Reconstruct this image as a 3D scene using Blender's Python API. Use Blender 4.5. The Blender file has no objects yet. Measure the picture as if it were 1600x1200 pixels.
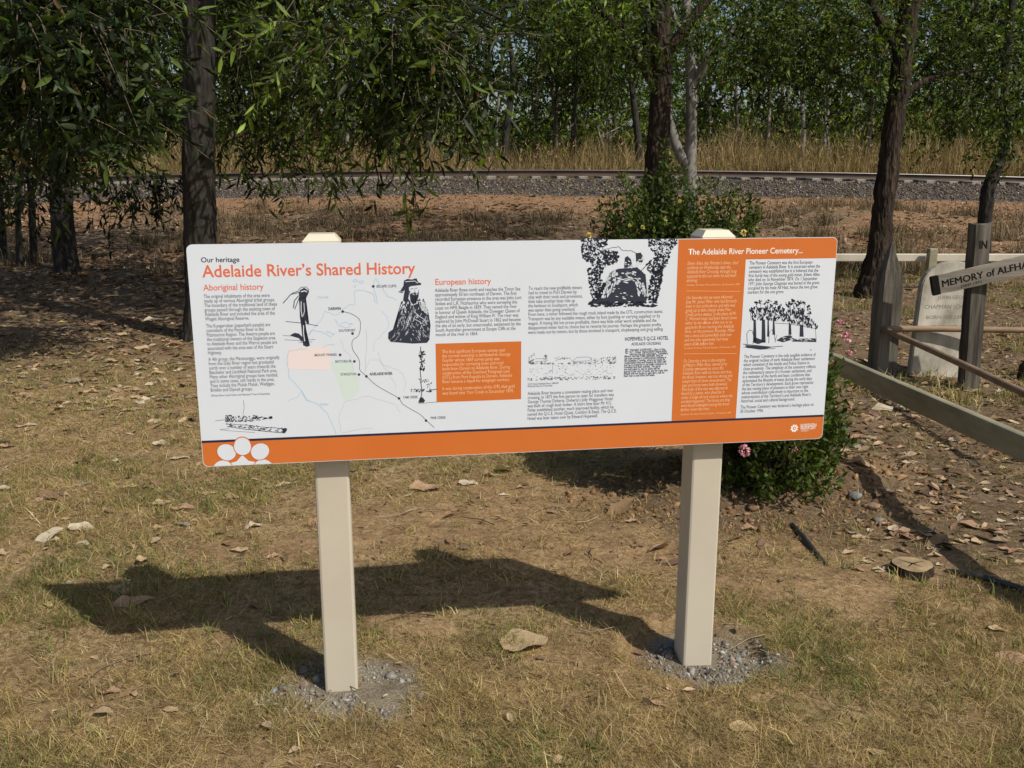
import bpy, bmesh, math, random
import numpy as np
from mathutils import Vector, Matrix

# ------------------------------------------------------------------ scene, camera, light
scene = bpy.context.scene
COL = scene.collection
R = math.radians
FPX, TH, EYE = 1450.0, 0.22697, 1.6

cam_d = bpy.data.cameras.new('camera')
cam = bpy.data.objects.new('camera', cam_d)
COL.objects.link(cam)
cam.location = (0, 0, EYE)
cam.rotation_euler = (math.pi / 2 - TH, 0, 0)
cam_d.sensor_width = 36
cam_d.lens = FPX / 1600 * 36
cam_d.clip_start = 0.05
cam_d.clip_end = 3000
scene.camera = cam

SHX, SHY = -0.70, 0.595                 # ground shift of a shadow per metre of height
SUN_EL = math.atan2(1, math.hypot(SHX, SHY))
SUN_ROT = math.atan2(-SHX, -SHY)
world = bpy.data.worlds.new('World')
scene.world = world
world.use_nodes = True
wn = world.node_tree
wn.nodes.clear()
sky = wn.nodes.new('ShaderNodeTexSky')
sky.sky_type = 'NISHITA'
sky.sun_disc = False
sky.sun_elevation = SUN_EL
sky.sun_rotation = SUN_ROT
sky.dust_density = 2.0
bg = wn.nodes.new('ShaderNodeBackground')
bg.inputs['Strength'].default_value = 0.075
wo = wn.nodes.new('ShaderNodeOutputWorld')
wn.links.new(sky.outputs[0], bg.inputs['Color'])
wn.links.new(bg.outputs[0], wo.inputs['Surface'])

sun_d = bpy.data.lights.new('sun', 'SUN')
sun_d.energy = 3.4
sun_d.angle = R(0.5)
sun_d.color = (1.0, 0.945, 0.85)
sun = bpy.data.objects.new('sun', sun_d)
COL.objects.link(sun)
sun.location = (7, -6, 11)
sun.rotation_euler = Vector((SHX, SHY, -1)).to_track_quat('-Z', 'Y').to_euler()

scene.view_settings.view_transform = 'Standard'
scene.view_settings.look = 'None'
scene.view_settings.exposure = 0.28
scene.view_settings.gamma = 1.0
scene.view_settings.use_curve_mapping = False
scene.render.engine = 'CYCLES'
scene.cycles.use_denoising = True
scene.cycles.max_bounces = 6
scene.cycles.diffuse_bounces = 3
scene.cycles.transparent_max_bounces = 4

# ------------------------------------------------------------------ helpers
rng = np.random.default_rng(7)
random.seed(7)


def at(px, py, z=0.0, Y=None):
    """world point on the line of sight of a photograph pixel, at height z or at distance Y"""
    a, b = (px - 800) / FPX, (py - 600) / FPX
    d = (a, math.cos(TH) - b * math.sin(TH), -math.sin(TH) - b * math.cos(TH))
    t = (z - EYE) / d[2] if Y is None else Y / d[1]
    return Vector((d[0] * t, d[1] * t, EYE + d[2] * t))


def tag(o, label=None, cat=None, group=None, kind=None):
    for k, v in (('label', label), ('category', cat), ('group', group), ('kind', kind)):
        if v:
            o[k] = v
    return o


def empty(name, loc, label, cat, group=None, rz=0.0):
    o = bpy.data.objects.new(name, None)
    o.empty_display_size = 0.1
    COL.objects.link(o)
    o.location = loc
    o.rotation_euler = (0, 0, rz)
    return tag(o, label, cat, group)


def link(name, me, parent=None, loc=None):
    o = bpy.data.objects.new(name, me)
    COL.objects.link(o)
    if parent is not None:
        o.parent = parent
        if loc is None:      # geometry given in world coordinates
            m = Matrix.Translation(parent.location) @ parent.rotation_euler.to_matrix().to_4x4()
            o.matrix_parent_inverse = m.inverted()
        else:
            o.location = loc
    elif loc is not None:
        o.location = loc
    return o


def arr_mesh(name, V, faces, mat, tint=None, smooth=False):
    """faces: list of integer arrays (n,3) or (n,4)"""
    V = np.asarray(V, dtype=np.float32)
    if not isinstance(faces, (list, tuple)):
        faces = [faces]
    faces = [np.asarray(f, dtype=np.int32) for f in faces if len(f)]
    me = bpy.data.meshes.new(name)
    me.vertices.add(len(V))
    me.vertices.foreach_set('co', V.ravel())
    loops = np.concatenate([f.ravel() for f in faces])
    sizes = np.concatenate([np.full(len(f), f.shape[1], dtype=np.int32) for f in faces])
    me.loops.add(len(loops))
    me.loops.foreach_set('vertex_index', loops)
    me.polygons.add(len(sizes))
    starts = np.concatenate([[0], np.cumsum(sizes)[:-1]]).astype(np.int32)
    me.polygons.foreach_set('loop_start', starts)
    me.polygons.foreach_set('loop_total', sizes)
    if smooth:
        me.polygons.foreach_set('use_smooth', np.ones(len(sizes), dtype=bool))
    if tint is not None:
        tint = np.asarray(tint, dtype=np.float32)
        if tint.shape[1] == 3:
            tint = np.concatenate([tint, np.ones((len(tint), 1), np.float32)], 1)
        ca = me.color_attributes.new('tint', 'FLOAT_COLOR', 'POINT')
        ca.data.foreach_set('color', tint.ravel())
    if mat is not None:
        me.materials.append(mat)
    me.update()
    me.validate()
    return me


class Acc:
    """gathers triangles / quads with a colour per vertex"""
    def __init__(s):
        s.V, s.T, s.Q, s.C, s.n = [], [], [], [], 0

    def add(s, V, T=None, Q=None, C=None):
        V = np.asarray(V, float)
        s.V.append(V)
        if T is not None and len(T):
            s.T.append(np.asarray(T) + s.n)
        if Q is not None and len(Q):
            s.Q.append(np.asarray(Q) + s.n)
        if C is None:
            C = np.ones((len(V), 3)) * 0.5
        C = np.asarray(C, float)
        if C.ndim == 1:
            C = np.tile(C, (len(V), 1))
        s.C.append(C)
        s.n += len(V)

    def mesh(s, name, mat, smooth=False):
        fs = []
        if s.T:
            fs.append(np.concatenate(s.T))
        if s.Q:
            fs.append(np.concatenate(s.Q))
        return arr_mesh(name, np.concatenate(s.V), fs, mat, np.concatenate(s.C), smooth)


_tab = rng.random((256, 256))


def vnoise(x, y, sc, seed=0):
    x = np.asarray(x, float) / sc + seed * 17.3
    y = np.asarray(y, float) / sc + seed * 31.7
    xi, yi = np.floor(x).astype(int), np.floor(y).astype(int)
    fx, fy = x - xi, y - yi
    fx, fy = fx * fx * (3 - 2 * fx), fy * fy * (3 - 2 * fy)
    g = lambda a, b: _tab[a % 256, b % 256]
    return (g(xi, yi) * (1 - fx) + g(xi + 1, yi) * fx) * (1 - fy) + (g(xi, yi + 1) * (1 - fx) + g(xi + 1, yi + 1) * fx) * fy


def sstep(a, b, x):
    t = np.clip((np.asarray(x, float) - a) / (b - a), 0, 1)
    return t * t * (3 - 2 * t)


def crest(x):
    return -0.0011 * np.clip((np.asarray(x, float) - 1.0), -22, 22) ** 2


PY = [-400, 0, 11, 14, 16, 18, 22.6, 23.5, 24.5, 31, 36, 60, 120, 2500]
PZ = [0, 0, 0, 0.04, 0.10, 0.27, 0.80, 0.97, 1.0, 0.95, 0.9, 1.2, 2.0, 2.0]


def ground_z(x, y, fine=True):
    x = np.asarray(x, float)
    y = np.asarray(y, float)
    z = np.interp(y, PY, PZ) + crest(x) * sstep(17, 23, y) * (1 - sstep(40, 90, y))
    z = z + (vnoise(x, y, 2.3, 1) - 0.5) * 0.05 * sstep(4, 9, y)
    z = z + (vnoise(x, y, 0.9, 5) - 0.5) * 0.16 * sstep(16, 18, y) * (1 - sstep(22, 23, y))
    if fine:
        z = z + (vnoise(x, y, 0.35, 2) - 0.5) * 0.016 + (vnoise(x, y, 0.09, 3) - 0.5) * 0.007
        # heap of dug soil under the bush, holes round the new footings
        d = np.hypot((x - 1.45) / 0.85, (y - 4.75) / 0.6)
        z = z + 0.06 * (1 - sstep(0.5, 1.2, d)) + (vnoise(x, y, 0.12, 9) - .5) * 0.05 * (1 - sstep(0.7, 1.3, d))
        d = np.hypot(x - FOOT[1][0], (y - FOOT[1][1]))
        z = z - 0.022 * (1 - sstep(0.20, 0.26, d)) + 0.012 * (sstep(.22, .26, d) - sstep(.27, .36, d))
    return z


# ------------------------------------------------------------------ the sign's frame of reference
SC = Vector((0.049, 2.681, 1.086))
SYAW = 0.1532
SU = Vector((math.cos(SYAW), math.sin(SYAW), 0))
SN = Vector((math.sin(SYAW), -math.cos(SYAW), 0))     # towards the viewer
SW, SH = 1.889, 0.632
POSTC = [SC + SU * a - SN * 0.095 for a in (-0.5864, 0.5856)]
FOOT = [(p.x, p.y) for p in POSTC]


# ------------------------------------------------------------------ materials
def newmat(name):
    m = bpy.data.materials.new(name)
    m.use_nodes = True
    nt = m.node_tree
    nt.nodes.clear()
    out = nt.nodes.new('ShaderNodeOutputMaterial')
    p = nt.nodes.new('ShaderNodeBsdfPrincipled')
    nt.links.new(p.outputs[0], out.inputs[0])
    return m, nt, p, out


def noise_node(nt, scale, detail=5, rough=0.6, coord='Object', stretch=None):
    tc = nt.nodes.new('ShaderNodeTexCoord')
    n = nt.nodes.new('ShaderNodeTexNoise')
    n.inputs['Scale'].default_value = scale
    n.inputs['Detail'].default_value = detail
    n.inputs['Roughness'].default_value = rough
    if stretch:
        mp = nt.nodes.new('ShaderNodeMapping')
        mp.inputs['Scale'].default_value = stretch
        nt.links.new(tc.outputs[coord], mp.inputs[0])
        nt.links.new(mp.outputs[0], n.inputs['Vector'])
    else:
        nt.links.new(tc.outputs[coord], n.inputs['Vector'])
    return n


def ramp(nt, src, stops):
    r = nt.nodes.new('ShaderNodeValToRGB')
    e = r.color_ramp.elements
    while len(e) < len(stops):
        e.new(0.5)
    for k, (p, c) in zip(e, stops):
        k.position = p
        k.color = (*c, 1) if len(c) == 3 else c
    nt.links.new(src, r.inputs[0])
    return r


def mixc(nt, fac, a, b, mode='MIX'):
    m = nt.nodes.new('ShaderNodeMix')
    m.data_type = 'RGBA'
    m.blend_type = mode
    for k, v in ((0, fac), (6, a), (7, b)):
        if isinstance(v, (int, float)):
            m.inputs[k].default_value = v
        elif isinstance(v, tuple):
            m.inputs[k].default_value = (*v, 1)
        else:
            nt.links.new(v, m.inputs[k])
    return m.outputs[2]


def bump(nt, p, src, strength=0.5, dist=0.01):
    b = nt.nodes.new('ShaderNodeBump')
    b.inputs['Strength'].default_value = strength
    b.inputs['Distance'].default_value = dist
    nt.links.new(src, b.inputs['Height'])
    nt.links.new(b.outputs[0], p.inputs['Normal'])
    return b


def simple(name, c1, c2=None, scale=8, rough=0.7, bstr=0.0, bdist=0.005, stretch=None, spec=0.5, metallic=0.0, lo=.35, hi=.65):
    m, nt, p, out = newmat(name)
    n = noise_node(nt, scale, stretch=stretch)
    r = ramp(nt, n.outputs[0], [(lo, c1), (hi, c2 or c1)])
    nt.links.new(r.outputs[0], p.inputs['Base Color'])
    p.inputs['Roughness'].default_value = rough
    p.inputs['Specular IOR Level'].default_value = spec
    p.inputs['Metallic'].default_value = metallic
    if bstr:
        bump(nt, p, n.outputs[0], bstr, bdist)
    return m


def tinted(name, scale=30, amt=0.35, rough=0.7, spec=0.3, trans=0.0, bstr=0.0, bdist=0.004):
    """colour per vertex from the 'tint' attribute with a little noise, optional light through it"""
    m, nt, p, out = newmat(name)
    a = nt.nodes.new('ShaderNodeAttribute')
    a.attribute_name = 'tint'
    n = noise_node(nt, scale, 3)
    r = ramp(nt, n.outputs[0], [(0.3, (1 - amt,) * 3), (0.7, (1 + 0 * amt,) * 3)])
    c = mixc(nt, 1.0, a.outputs['Color'], r.outputs[0], 'MULTIPLY')
    nt.links.new(c, p.inputs['Base Color'])
    p.inputs['Roughness'].default_value = rough
    p.inputs['Specular IOR Level'].default_value = spec
    if bstr:
        bump(nt, p, n.outputs[0], bstr, bdist)
    if trans:
        t = nt.nodes.new('ShaderNodeBsdfTranslucent')
        tcol = mixc(nt, 1.0, c, (1.4, 1.45, 0.5), 'MULTIPLY')
        nt.links.new(tcol, t.inputs['Color'])
        ms = nt.nodes.new('ShaderNodeMixShader')
        ms.inputs[0].default_value = trans
        nt.links.new(p.outputs[0], ms.inputs[1])
        nt.links.new(t.outputs[0], ms.inputs[2])
        nt.links.new(ms.outputs[0], out.inputs[0])
    return m


def flat(name, c, rough=0.45, spec=0.4):
    m, nt, p, out = newmat(name)
    p.inputs['Base Color'].default_value = (*c, 1)
    p.inputs['Roughness'].default_value = rough
    p.inputs['Specular IOR Level'].default_value = spec
    return m


def bark(name, dark, light, scale=14, bd=0.02):
    m, nt, p, out = newmat(name)
    n = noise_node(nt, scale, 6, 0.65, stretch=(1, 1, 0.22))
    v = nt.nodes.new('ShaderNodeTexVoronoi')
    v.inputs['Scale'].default_value = scale * 1.6
    mp = nt.nodes.new('ShaderNodeMapping')
    mp.inputs['Scale'].default_value = (1, 1, 0.28)
    tc = nt.nodes.new('ShaderNodeTexCoord')
    nt.links.new(tc.outputs['Object'], mp.inputs[0])
    nt.links.new(mp.outputs[0], v.inputs['Vector'])
    mul = nt.nodes.new('ShaderNodeMath')
    mul.operation = 'MULTIPLY'
    nt.links.new(n.outputs[0], mul.inputs[0])
    nt.links.new(v.outputs['Distance'], mul.inputs[1])
    r = ramp(nt, n.outputs[0], [(0.3, dark), (0.72, light)])
    nt.links.new(r.outputs[0], p.inputs['Base Color'])
    p.inputs['Roughness'].default_value = 0.9
    p.inputs['Specular IOR Level'].default_value = 0.15
    bump(nt, p, mul.outputs[0], 1.0, bd)
    return m


M = {}
M['post'] = simple('powder coated beige steel', (0.53, 0.475, 0.375), (0.57, 0.515, 0.41), 3, 0.42, spec=0.4)
M['cap'] = simple('cream post cap', (0.60, 0.56, 0.42), (0.64, 0.60, 0.46), 6, 0.5)
M['fence'] = simple('fence rail paint darkened for shade', (0.24, 0.215, 0.135), (0.34, 0.305, 0.20), 5, 0.5, stretch=(1, 1, 4))  # near rail and posts: their shade is darkened into the paint colour
M['fence_lit'] = simple('fence rail paint sunlit copy', (0.50, 0.45, 0.35), (0.60, 0.55, 0.44), 4, 0.5)  # lighter copy of the same fence paint for the sunlit far rail
M['panel'] = simple('white print on aluminium', (0.665, 0.715, 0.775), (0.695, 0.745, 0.80), 2, 0.38, spec=0.4)
M['orange'] = simple('orange print', (0.59, 0.150, 0.026), (0.63, 0.168, 0.034), 3, 0.38, spec=0.4)
M['navy'] = flat('navy print', (0.012, 0.018, 0.05))
M['text'] = flat('dark grey print', (0.055, 0.06, 0.085))
M['orange_text'] = flat('orange lettering', (0.72, 0.16, 0.07))
M['white_text'] = flat('white lettering', (0.86, 0.84, 0.78))
M['pale_text'] = flat('pale peach lettering', (0.86, 0.52, 0.30))
M['blue_line'] = flat('pale blue print', (0.35, 0.56, 0.72))
M['grey_line'] = flat('grey print', (0.42, 0.46, 0.50))
M['pink_patch'] = flat('pale pink print', (0.80, 0.70, 0.68))
M['green_patch'] = flat('pale green print', (0.62, 0.73, 0.67))
M['ink'] = flat('blue black ink', (0.028, 0.034, 0.055))
M['midink'] = flat('half tone ink', (0.17, 0.18, 0.21))
M['leaf'] = tinted('leaf', 9, 0.5, 0.5, 0.25, 0.40)
M['far_leaf'] = tinted('far leaf', 1.2, 0.35, 0.65, 0.15, 0.42)
M['dry_leaf'] = tinted('dry leaf', 45, 0.45, 0.8, 0.15, 0.10)
M['blade'] = tinted('grass blade', 6, 0.4, 0.75, 0.15, 0.2)
M['stone'] = tinted('crushed stone', 60, 0.5, 0.9, 0.2, 0, 0.5)
M['clod'] = tinted('soil clod', 60, 0.5, 0.95, 0.05, 0, 0.8)
M['twig'] = simple('twig', (0.10, 0.075, 0.05), (0.17, 0.13, 0.09), 20, 0.9)
M['bark_dark'] = bark('dark furrowed bark', (0.012, 0.011, 0.010), (0.066, 0.058, 0.048), 15, 0.04)
M['bark_rough'] = bark('rough brown bark', (0.010, 0.008, 0.006), (0.080, 0.058, 0.042), 17, 0.06)
M['bark_pale'] = bark('pale smooth bark', (0.13, 0.12, 0.105), (0.34, 0.32, 0.29), 7, 0.008)
M['bark_far'] = bark('grey brown bark', (0.05, 0.04, 0.035), (0.20, 0.17, 0.14), 4, 0.02)
M['wood'] = simple('weathered grey timber', (0.040, 0.036, 0.029), (0.175, 0.155, 0.125), 13, 0.9, 1.0, 0.012, (1, 1, 0.08), 0.1)
M['wood_h'] = simple('weathered timber crossbar', (0.12, 0.105, 0.085), (0.32, 0.29, 0.235), 11, 0.9, 1.0, 0.010, (0.08, 1, 1), 0.1)
M['carve'] = flat('blackened carving', (0.012, 0.011, 0.010), 0.9, 0.1)
M['headstone'] = simple('mottled grey headstone', (0.27, 0.25, 0.195), (0.60, 0.56, 0.47), 5, 0.85, 0.6, 0.004, (1, 1, .6), 0.2)
M['engrave'] = flat('worn grey lettering', (0.17, 0.155, 0.13), 0.9, 0.1)
M['pipe'] = simple('faded brown pipe', (0.17, 0.115, 0.07), (0.30, 0.20, 0.12), 9, 0.75, 0.4, 0.002, (0.4, 1, 1))
M['hose'] = simple('black poly pipe', (0.018, 0.019, 0.022), (0.035, 0.036, 0.04), 20, 0.45)
M['rail'] = simple('rusty rail web', (0.030, 0.020, 0.016), (0.085, 0.05, 0.032), 6, 0.7, stretch=(0.2, 1, 1))
M['railtop'] = flat('polished rail head', (0.20, 0.19, 0.185), 0.4)
M['railtop'].node_tree.nodes['Principled BSDF'].inputs['Metallic'].default_value = 0.7
M['concrete'] = simple('concrete sleeper', (0.20, 0.175, 0.14), (0.34, 0.305, 0.25), 6, 0.9, 0.3)
M['stumptop'] = simple('cut wood', (0.22, 0.155, 0.08), (0.40, 0.29, 0.15), 14, 0.85, 0.6, 0.004)
M['petal_pink'] = simple('pink petals', (0.62, 0.22, 0.28), (0.80, 0.42, 0.46), 30, 0.7)
M['petal_yellow'] = simple('yellow petals', (0.75, 0.60, 0.12), (0.80, 0.70, 0.25), 30, 0.7)

# ---- ground: masks painted per vertex (r bare soil, g orange gravel, b leaf mould, a concrete dust), detail from noise
def ground_material():
    m, nt, p, out = newmat('dry ground')
    a = nt.nodes.new('ShaderNodeAttribute')
    a.attribute_name = 'tint'
    sep = nt.nodes.new('ShaderNodeSeparateColor')
    nt.links.new(a.outputs['Color'], sep.inputs[0])
    n1 = noise_node(nt, 2.2, 6, 0.6)
    n2 = noise_node(nt, 34, 8, 0.8)
    n3 = noise_node(nt, 140, 4, 0.7)
    thatch = ramp(nt, n2.outputs[0], [(0.34, (0.13, 0.085, 0.042)), (0.48, (0.36, 0.245, 0.125)), (0.62, (0.60, 0.45, 0.26))])
    soil = ramp(nt, n2.outputs[0], [(0.32, (0.22, 0.135, 0.066)), (0.50, (0.44, 0.29, 0.15)), (0.66, (0.60, 0.43, 0.25))])
    orange = ramp(nt, n3.outputs[0], [(0.36, (0.09, 0.055, 0.036)), (0.5, (0.31, 0.175, 0.095)), (0.64, (0.52, 0.35, 0.21))])
    mould = ramp(nt, n2.outputs[0], [(0.30, (0.085, 0.058, 0.034)), (0.50, (0.22, 0.155, 0.095)), (0.68, (0.38, 0.29, 0.19))])
    dust = ramp(nt, n3.outputs[0], [(0.3, (0.20, 0.165, 0.11)), (0.5, (0.33, 0.285, 0.20)), (0.68, (0.50, 0.455, 0.35))])
    c = mixc(nt, sep.outputs[0], thatch.outputs[0], soil.outputs[0])
    c = mixc(nt, sep.outputs[2], c, mould.outputs[0])
    c = mixc(nt, sep.outputs[1], c, orange.outputs[0])
    c = mixc(nt, a.outputs['Alpha'], c, dust.outputs[0])
    mid = noise_node(nt, 7, 4, 0.7)
    mr = ramp(nt, mid.outputs[0], [(0.34, (0.60, 0.56, 0.54)), (0.52, (1.0, 1.0, 1.0)), (0.70, (1.12, 1.10, 1.02))])
    c = mixc(nt, 0.75, c, mr.outputs[0], 'MULTIPLY')
    big = ramp(nt, n1.outputs[0], [(0.3, (0.74, 0.72, 0.70)), (0.7, (1.0, 1.0, 1.0))])
    c = mixc(nt, 1.0, c, big.outputs[0], 'MULTIPLY')
    nt.links.new(c, p.inputs['Base Color'])
    p.inputs['Roughness'].default_value = 0.95
    p.inputs['Specular IOR Level'].default_value = 0.1
    add = nt.nodes.new('ShaderNodeMath')
    add.operation = 'ADD'
    nt.links.new(n2.outputs[0], add.inputs[0])
    nt.links.new(n3.outputs[0], add.inputs[1])
    bump(nt, p, add.outputs[0], 0.9, 0.012)
    return m


M['ground'] = ground_material()


def rnd_col(n, cols, jit=0.15):
    cols = np.asarray(cols, float)
    c = cols[rng.integers(0, len(cols), n)]
    return np.clip(c * (1 + rng.normal(0, jit, (n, 1))) * (1 + rng.normal(0, jit * .12, (n, 3))), 0.003, 0.95)


def unit(v):
    return v / np.maximum(np.linalg.norm(v, axis=-1, keepdims=True), 1e-9)


def leaf_arrays(base, d, L, Wd, col, curl=0.25, fold=0.25, rich=True):
    """lance shaped leaves: base points, directions, lengths, widths -> V, T, C"""
    n = len(base)
    d = unit(d)
    side = unit(np.cross(d, rng.normal(0, 1, (n, 3))))
    nor = np.cross(side, d)
    L = L[:, None]
    Wd = Wd[:, None]
    if rich:
        t = [0.0, 0.38, 0.38, 0.38, 0.75, 0.75, 1.0]
        s = [0, -.5, 0, .5, -.30, .30, 0]
        h = [0, 0, -fold, 0, 0, 0, 0]
        F = [(0, 2, 1), (0, 3, 2), (1, 2, 4), (2, 3, 5), (2, 5, 4), (4, 5, 6)]
    else:
        t = [0.0, 0.45, 0.45, 1.0]
        s = [0, -.5, .5, 0]
        h = [0, 0, 0, 0]
        F = [(0, 2, 1), (1, 2, 3)]
    k = len(t)
    V = np.empty((n, k, 3))
    for i in range(k):
        V[:, i] = base + d * L * t[i] + side * Wd * s[i] + nor * (Wd * h[i] - L * curl * t[i] ** 2)
    T = (np.arange(n)[:, None, None] * k + np.array(F)[None]).reshape(-1, 3)
    return V.reshape(-1, 3), T, np.repeat(col, k, axis=0)


def tube_arrays(pts, rad, seg=8, rough=0.0, cap=True):
    pts = np.asarray(pts, float)
    rad = np.asarray(rad, float)
    n = len(pts)
    tan = unit(np.gradient(pts, axis=0))
    ref = np.array([0.0, 1.0, 0.0]) if abs(tan[0][1]) < 0.8 else np.array([1.0, 0, 0])
    V = []
    a = np.linspace(0, 2 * np.pi, seg, endpoint=False)
    for i in range(n):
        s = unit(np.cross(tan[i], ref))
        b = np.cross(s, tan[i])
        rr = rad[i] * (1 + rough * (rng.random(seg) - .5))
        V.append(pts[i] + rr[:, None] * (np.cos(a)[:, None] * s + np.sin(a)[:, None] * b))
    V = np.concatenate(V)
    i = np.arange(n - 1)[:, None] * seg
    j = np.arange(seg)[None]
    k = (j + 1) % seg
    Q = np.stack([i + j, i + k, i + seg + k, i + seg + j], -1).reshape(-1, 4)
    T = []
    if cap:
        V = np.concatenate([V, pts[:1], pts[-1:]])
        c0, c1 = n * seg, n * seg + 1
        for q in range(seg):
            T.append((c0, (q + 1) % seg, q))
            T.append((c1, (n - 1) * seg + q, (n - 1) * seg + (q + 1) % seg))
    return V, np.array(T, int).reshape(-1, 3), Q


def smooth_path(pts, m=6):
    """Catmull-Rom through points (x,y,z,r)"""
    P = np.asarray(pts, float)
    P = np.concatenate([P[:1] * 2 - P[1:2], P, P[-1:] * 2 - P[-2:-1]])
    out = []
    for i in range(1, len(P) - 2):
        for t in np.linspace(0, 1, m, endpoint=False):
            a, b, c, d = P[i - 1], P[i], P[i + 1], P[i + 2]
            out.append(0.5 * (2 * b + (c - a) * t + (2 * a - 5 * b + 4 * c - d) * t * t + (3 * b - a - 3 * c + d) * t ** 3))
    out.append(P[-2])
    return np.array(out)


def box_bm(bm, cx, cy, cz, sx, sy, sz, rot=None, bev=0.0):
    r = bmesh.ops.create_cube(bm, size=1.0)
    vs = r['verts']
    mat = Matrix.Translation((cx, cy, cz)) @ (rot.to_4x4() if rot is not None else Matrix.Identity(4)) @ Matrix.Diagonal((sx, sy, sz, 1))
    bmesh.ops.transform(bm, matrix=mat, verts=vs)
    if bev:
        es = list({e for v in vs for e in v.link_edges})
        bmesh.ops.bevel(bm, geom=es, offset=bev, segments=2, affect='EDGES', profile=0.5)


def bm_mesh(name, bm, mat, smooth=False):
    me = bpy.data.meshes.new(name)
    bm.to_mesh(me)
    bm.free()
    if mat is not None:
        me.materials.append(mat)
    if smooth:
        for p in me.polygons:
            p.use_smooth = True
    return me


def rock_shape(seed, flat_=0.7):
    bm = bmesh.new()
    bmesh.ops.create_icosphere(bm, subdivisions=1, radius=1)
    r = random.Random(seed)
    V = np.array([list(v.co * (0.72 + 0.5 * r.random())) for v in bm.verts])
    V[:, 2] *= flat_
    F = np.array([[v.index for v in f.verts] for f in bm.faces])
    bm.free()
    return V, F


ROCKS = [rock_shape(k) for k in range(8)]


def scatter_rocks(acc, pos, size, col, aspect=(1, 0.75, 0.6)):
    for k in range(len(ROCKS)):
        idx = np.arange(len(pos))[k::len(ROCKS)]
        if not len(idx):
            continue
        V, F = ROCKS[k]
        n = len(idx)
        q = unit(rng.normal(0, 1, (n, 4)))
        w, x, y, z = q.T
        Rm = np.stack([1 - 2 * (y * y + z * z), 2 * (x * y - z * w), 2 * (x * z + y * w),
                       2 * (x * y + z * w), 1 - 2 * (x * x + z * z), 2 * (y * z - x * w),
                       2 * (x * z - y * w), 2 * (y * z + x * w), 1 - 2 * (x * x + y * y)], -1).reshape(n, 3, 3)
        VV = np.einsum('nij,kj->nki', Rm, V * np.array(aspect)) * (size[idx] * .5)[:, None, None] + pos[idx][:, None]
        T = (np.arange(n)[:, None, None] * len(V) + F[None]).reshape(-1, 3)
        acc.add(VV.reshape(-1, 3), T, None, np.repeat(col[idx], len(V), 0))

# ================================================================== THE SETTING
def axis(lo, hi, step, far_lo, far_hi, grow=1.12):
    c = list(np.arange(lo, hi + 1e-6, step))
    s = step
    while c[-1] < far_hi:
        s = s * grow
        c.append(c[-1] + s)
    s = step
    while c[0] > far_lo:
        s = s * grow
        c.insert(0, c[0] - s)
    return np.array(c)


gx = axis(-3.2, 3.6, 0.03, -900, 900, 1.045)
gy = axis(1.6, 7.4, 0.03, -200, 1500, 1.022)
gy = gy[(gy < 34) | (np.arange(len(gy)) % 3 == 0)]
X, Y = np.meshgrid(gx, gy)
Z = ground_z(X, Y)


def bare_mask(x, y):
    """worn bare soil between the grass in front of the bush and round the posts"""
    w = (vnoise(x, y, 0.5, 11) - .5) * 0.5 + (vnoise(x, y, 0.14, 12) - .5) * 0.25
    d1 = np.hypot((x - 0.25) / 1.15, (y - 4.15) / 0.55)
    d2 = np.hypot((x - 1.35) / 0.9, (y - 3.75) / 0.80)
    d3 = np.hypot((x + 1.0) / 0.5, (y - 3.75) / 0.14)
    d4 = np.hypot((x + 0.62) / 0.62, (y - 3.0) / 0.22)
    d5 = np.hypot((x - FOOT[1][0] + .15) / 0.55, (y - FOOT[1][1]) / 0.42)
    d6 = np.hypot((x - 1.5) / 1.0, (y - 4.8) / 0.8)
    m = np.zeros_like(np.asarray(x, float))
    for d, a in ((d1, .9), (d2, .8), (d3, .9), (d4, .6), (d5, .8), (d6, 1.0)):
        m = np.maximum(m, a * (1 - sstep(0.65, 1.15, d + w)))
    return np.clip(m + (vnoise(x, y, .3, 21) > .74) * 0.35, 0, 1)


def litter_mask(x, y):
    right = sstep(1.5, 2.2, x + (vnoise(x, y, .6, 14) - .5)) * sstep(3.2, 4.0, y + (vnoise(x, y, .5, 15) - .5) * .8)
    back = sstep(6.5, 10.5, y + (vnoise(x, y, 1.5, 16) - .5) * 3)
    return np.clip(np.maximum(right, back), 0, 1)


def dust_mask(x, y):
    m = np.zeros_like(np.asarray(x, float))
    for (fx, fy), r, dx, dy in ((FOOT[0], .27, .06, -.02), (FOOT[1], .25, .07, .0)):
        d = np.hypot(x - fx - dx, (y - fy - dy) * 1.15) + (vnoise(x, y, .09, 17) - .5) * .13 + (vnoise(x, y, .03, 18) - .5) * .05
        m = np.maximum(m, 1 - sstep(r * .6, r * 1.15, d))
    return m


bare, lit, dust = bare_mask(X, Y), litter_mask(X, Y), dust_mask(X, Y)
wob = (vnoise(X, Y, 1.2, 18) - .5)
orange = sstep(21.0, 22.6, Y + wob * 2.5) * (1 - sstep(30, 32, Y))
orange = np.maximum(orange, 0.75 * sstep(15.5, 18, Y) * (1 - sstep(30, 32, Y)) * sstep(.45, .62, vnoise(X, Y, 1.6, 19) + .12 * sstep(0, 6, X)))
dug = (1 - sstep(.6, 1.15, np.hypot((X - 1.2) / 1.05, (Y - 4.35) / .62) + (vnoise(X, Y, .2, 33) - .5) * .5))
lit = np.maximum(lit * (1 - .45 * orange), 1.0 * dug)
tint = np.stack([bare, orange, lit, dust], -1).reshape(-1, 4)
ny, nx = X.shape
ii = (np.arange(ny - 1)[:, None] * nx + np.arange(nx - 1)[None]).ravel()
Q = np.stack([ii, ii + 1, ii + nx + 1, ii + nx], -1)
ground = link('ground', arr_mesh('ground', np.stack([X, Y, Z], -1).reshape(-1, 3), Q, M['ground'], tint, True))
tag(ground, kind='structure')

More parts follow.
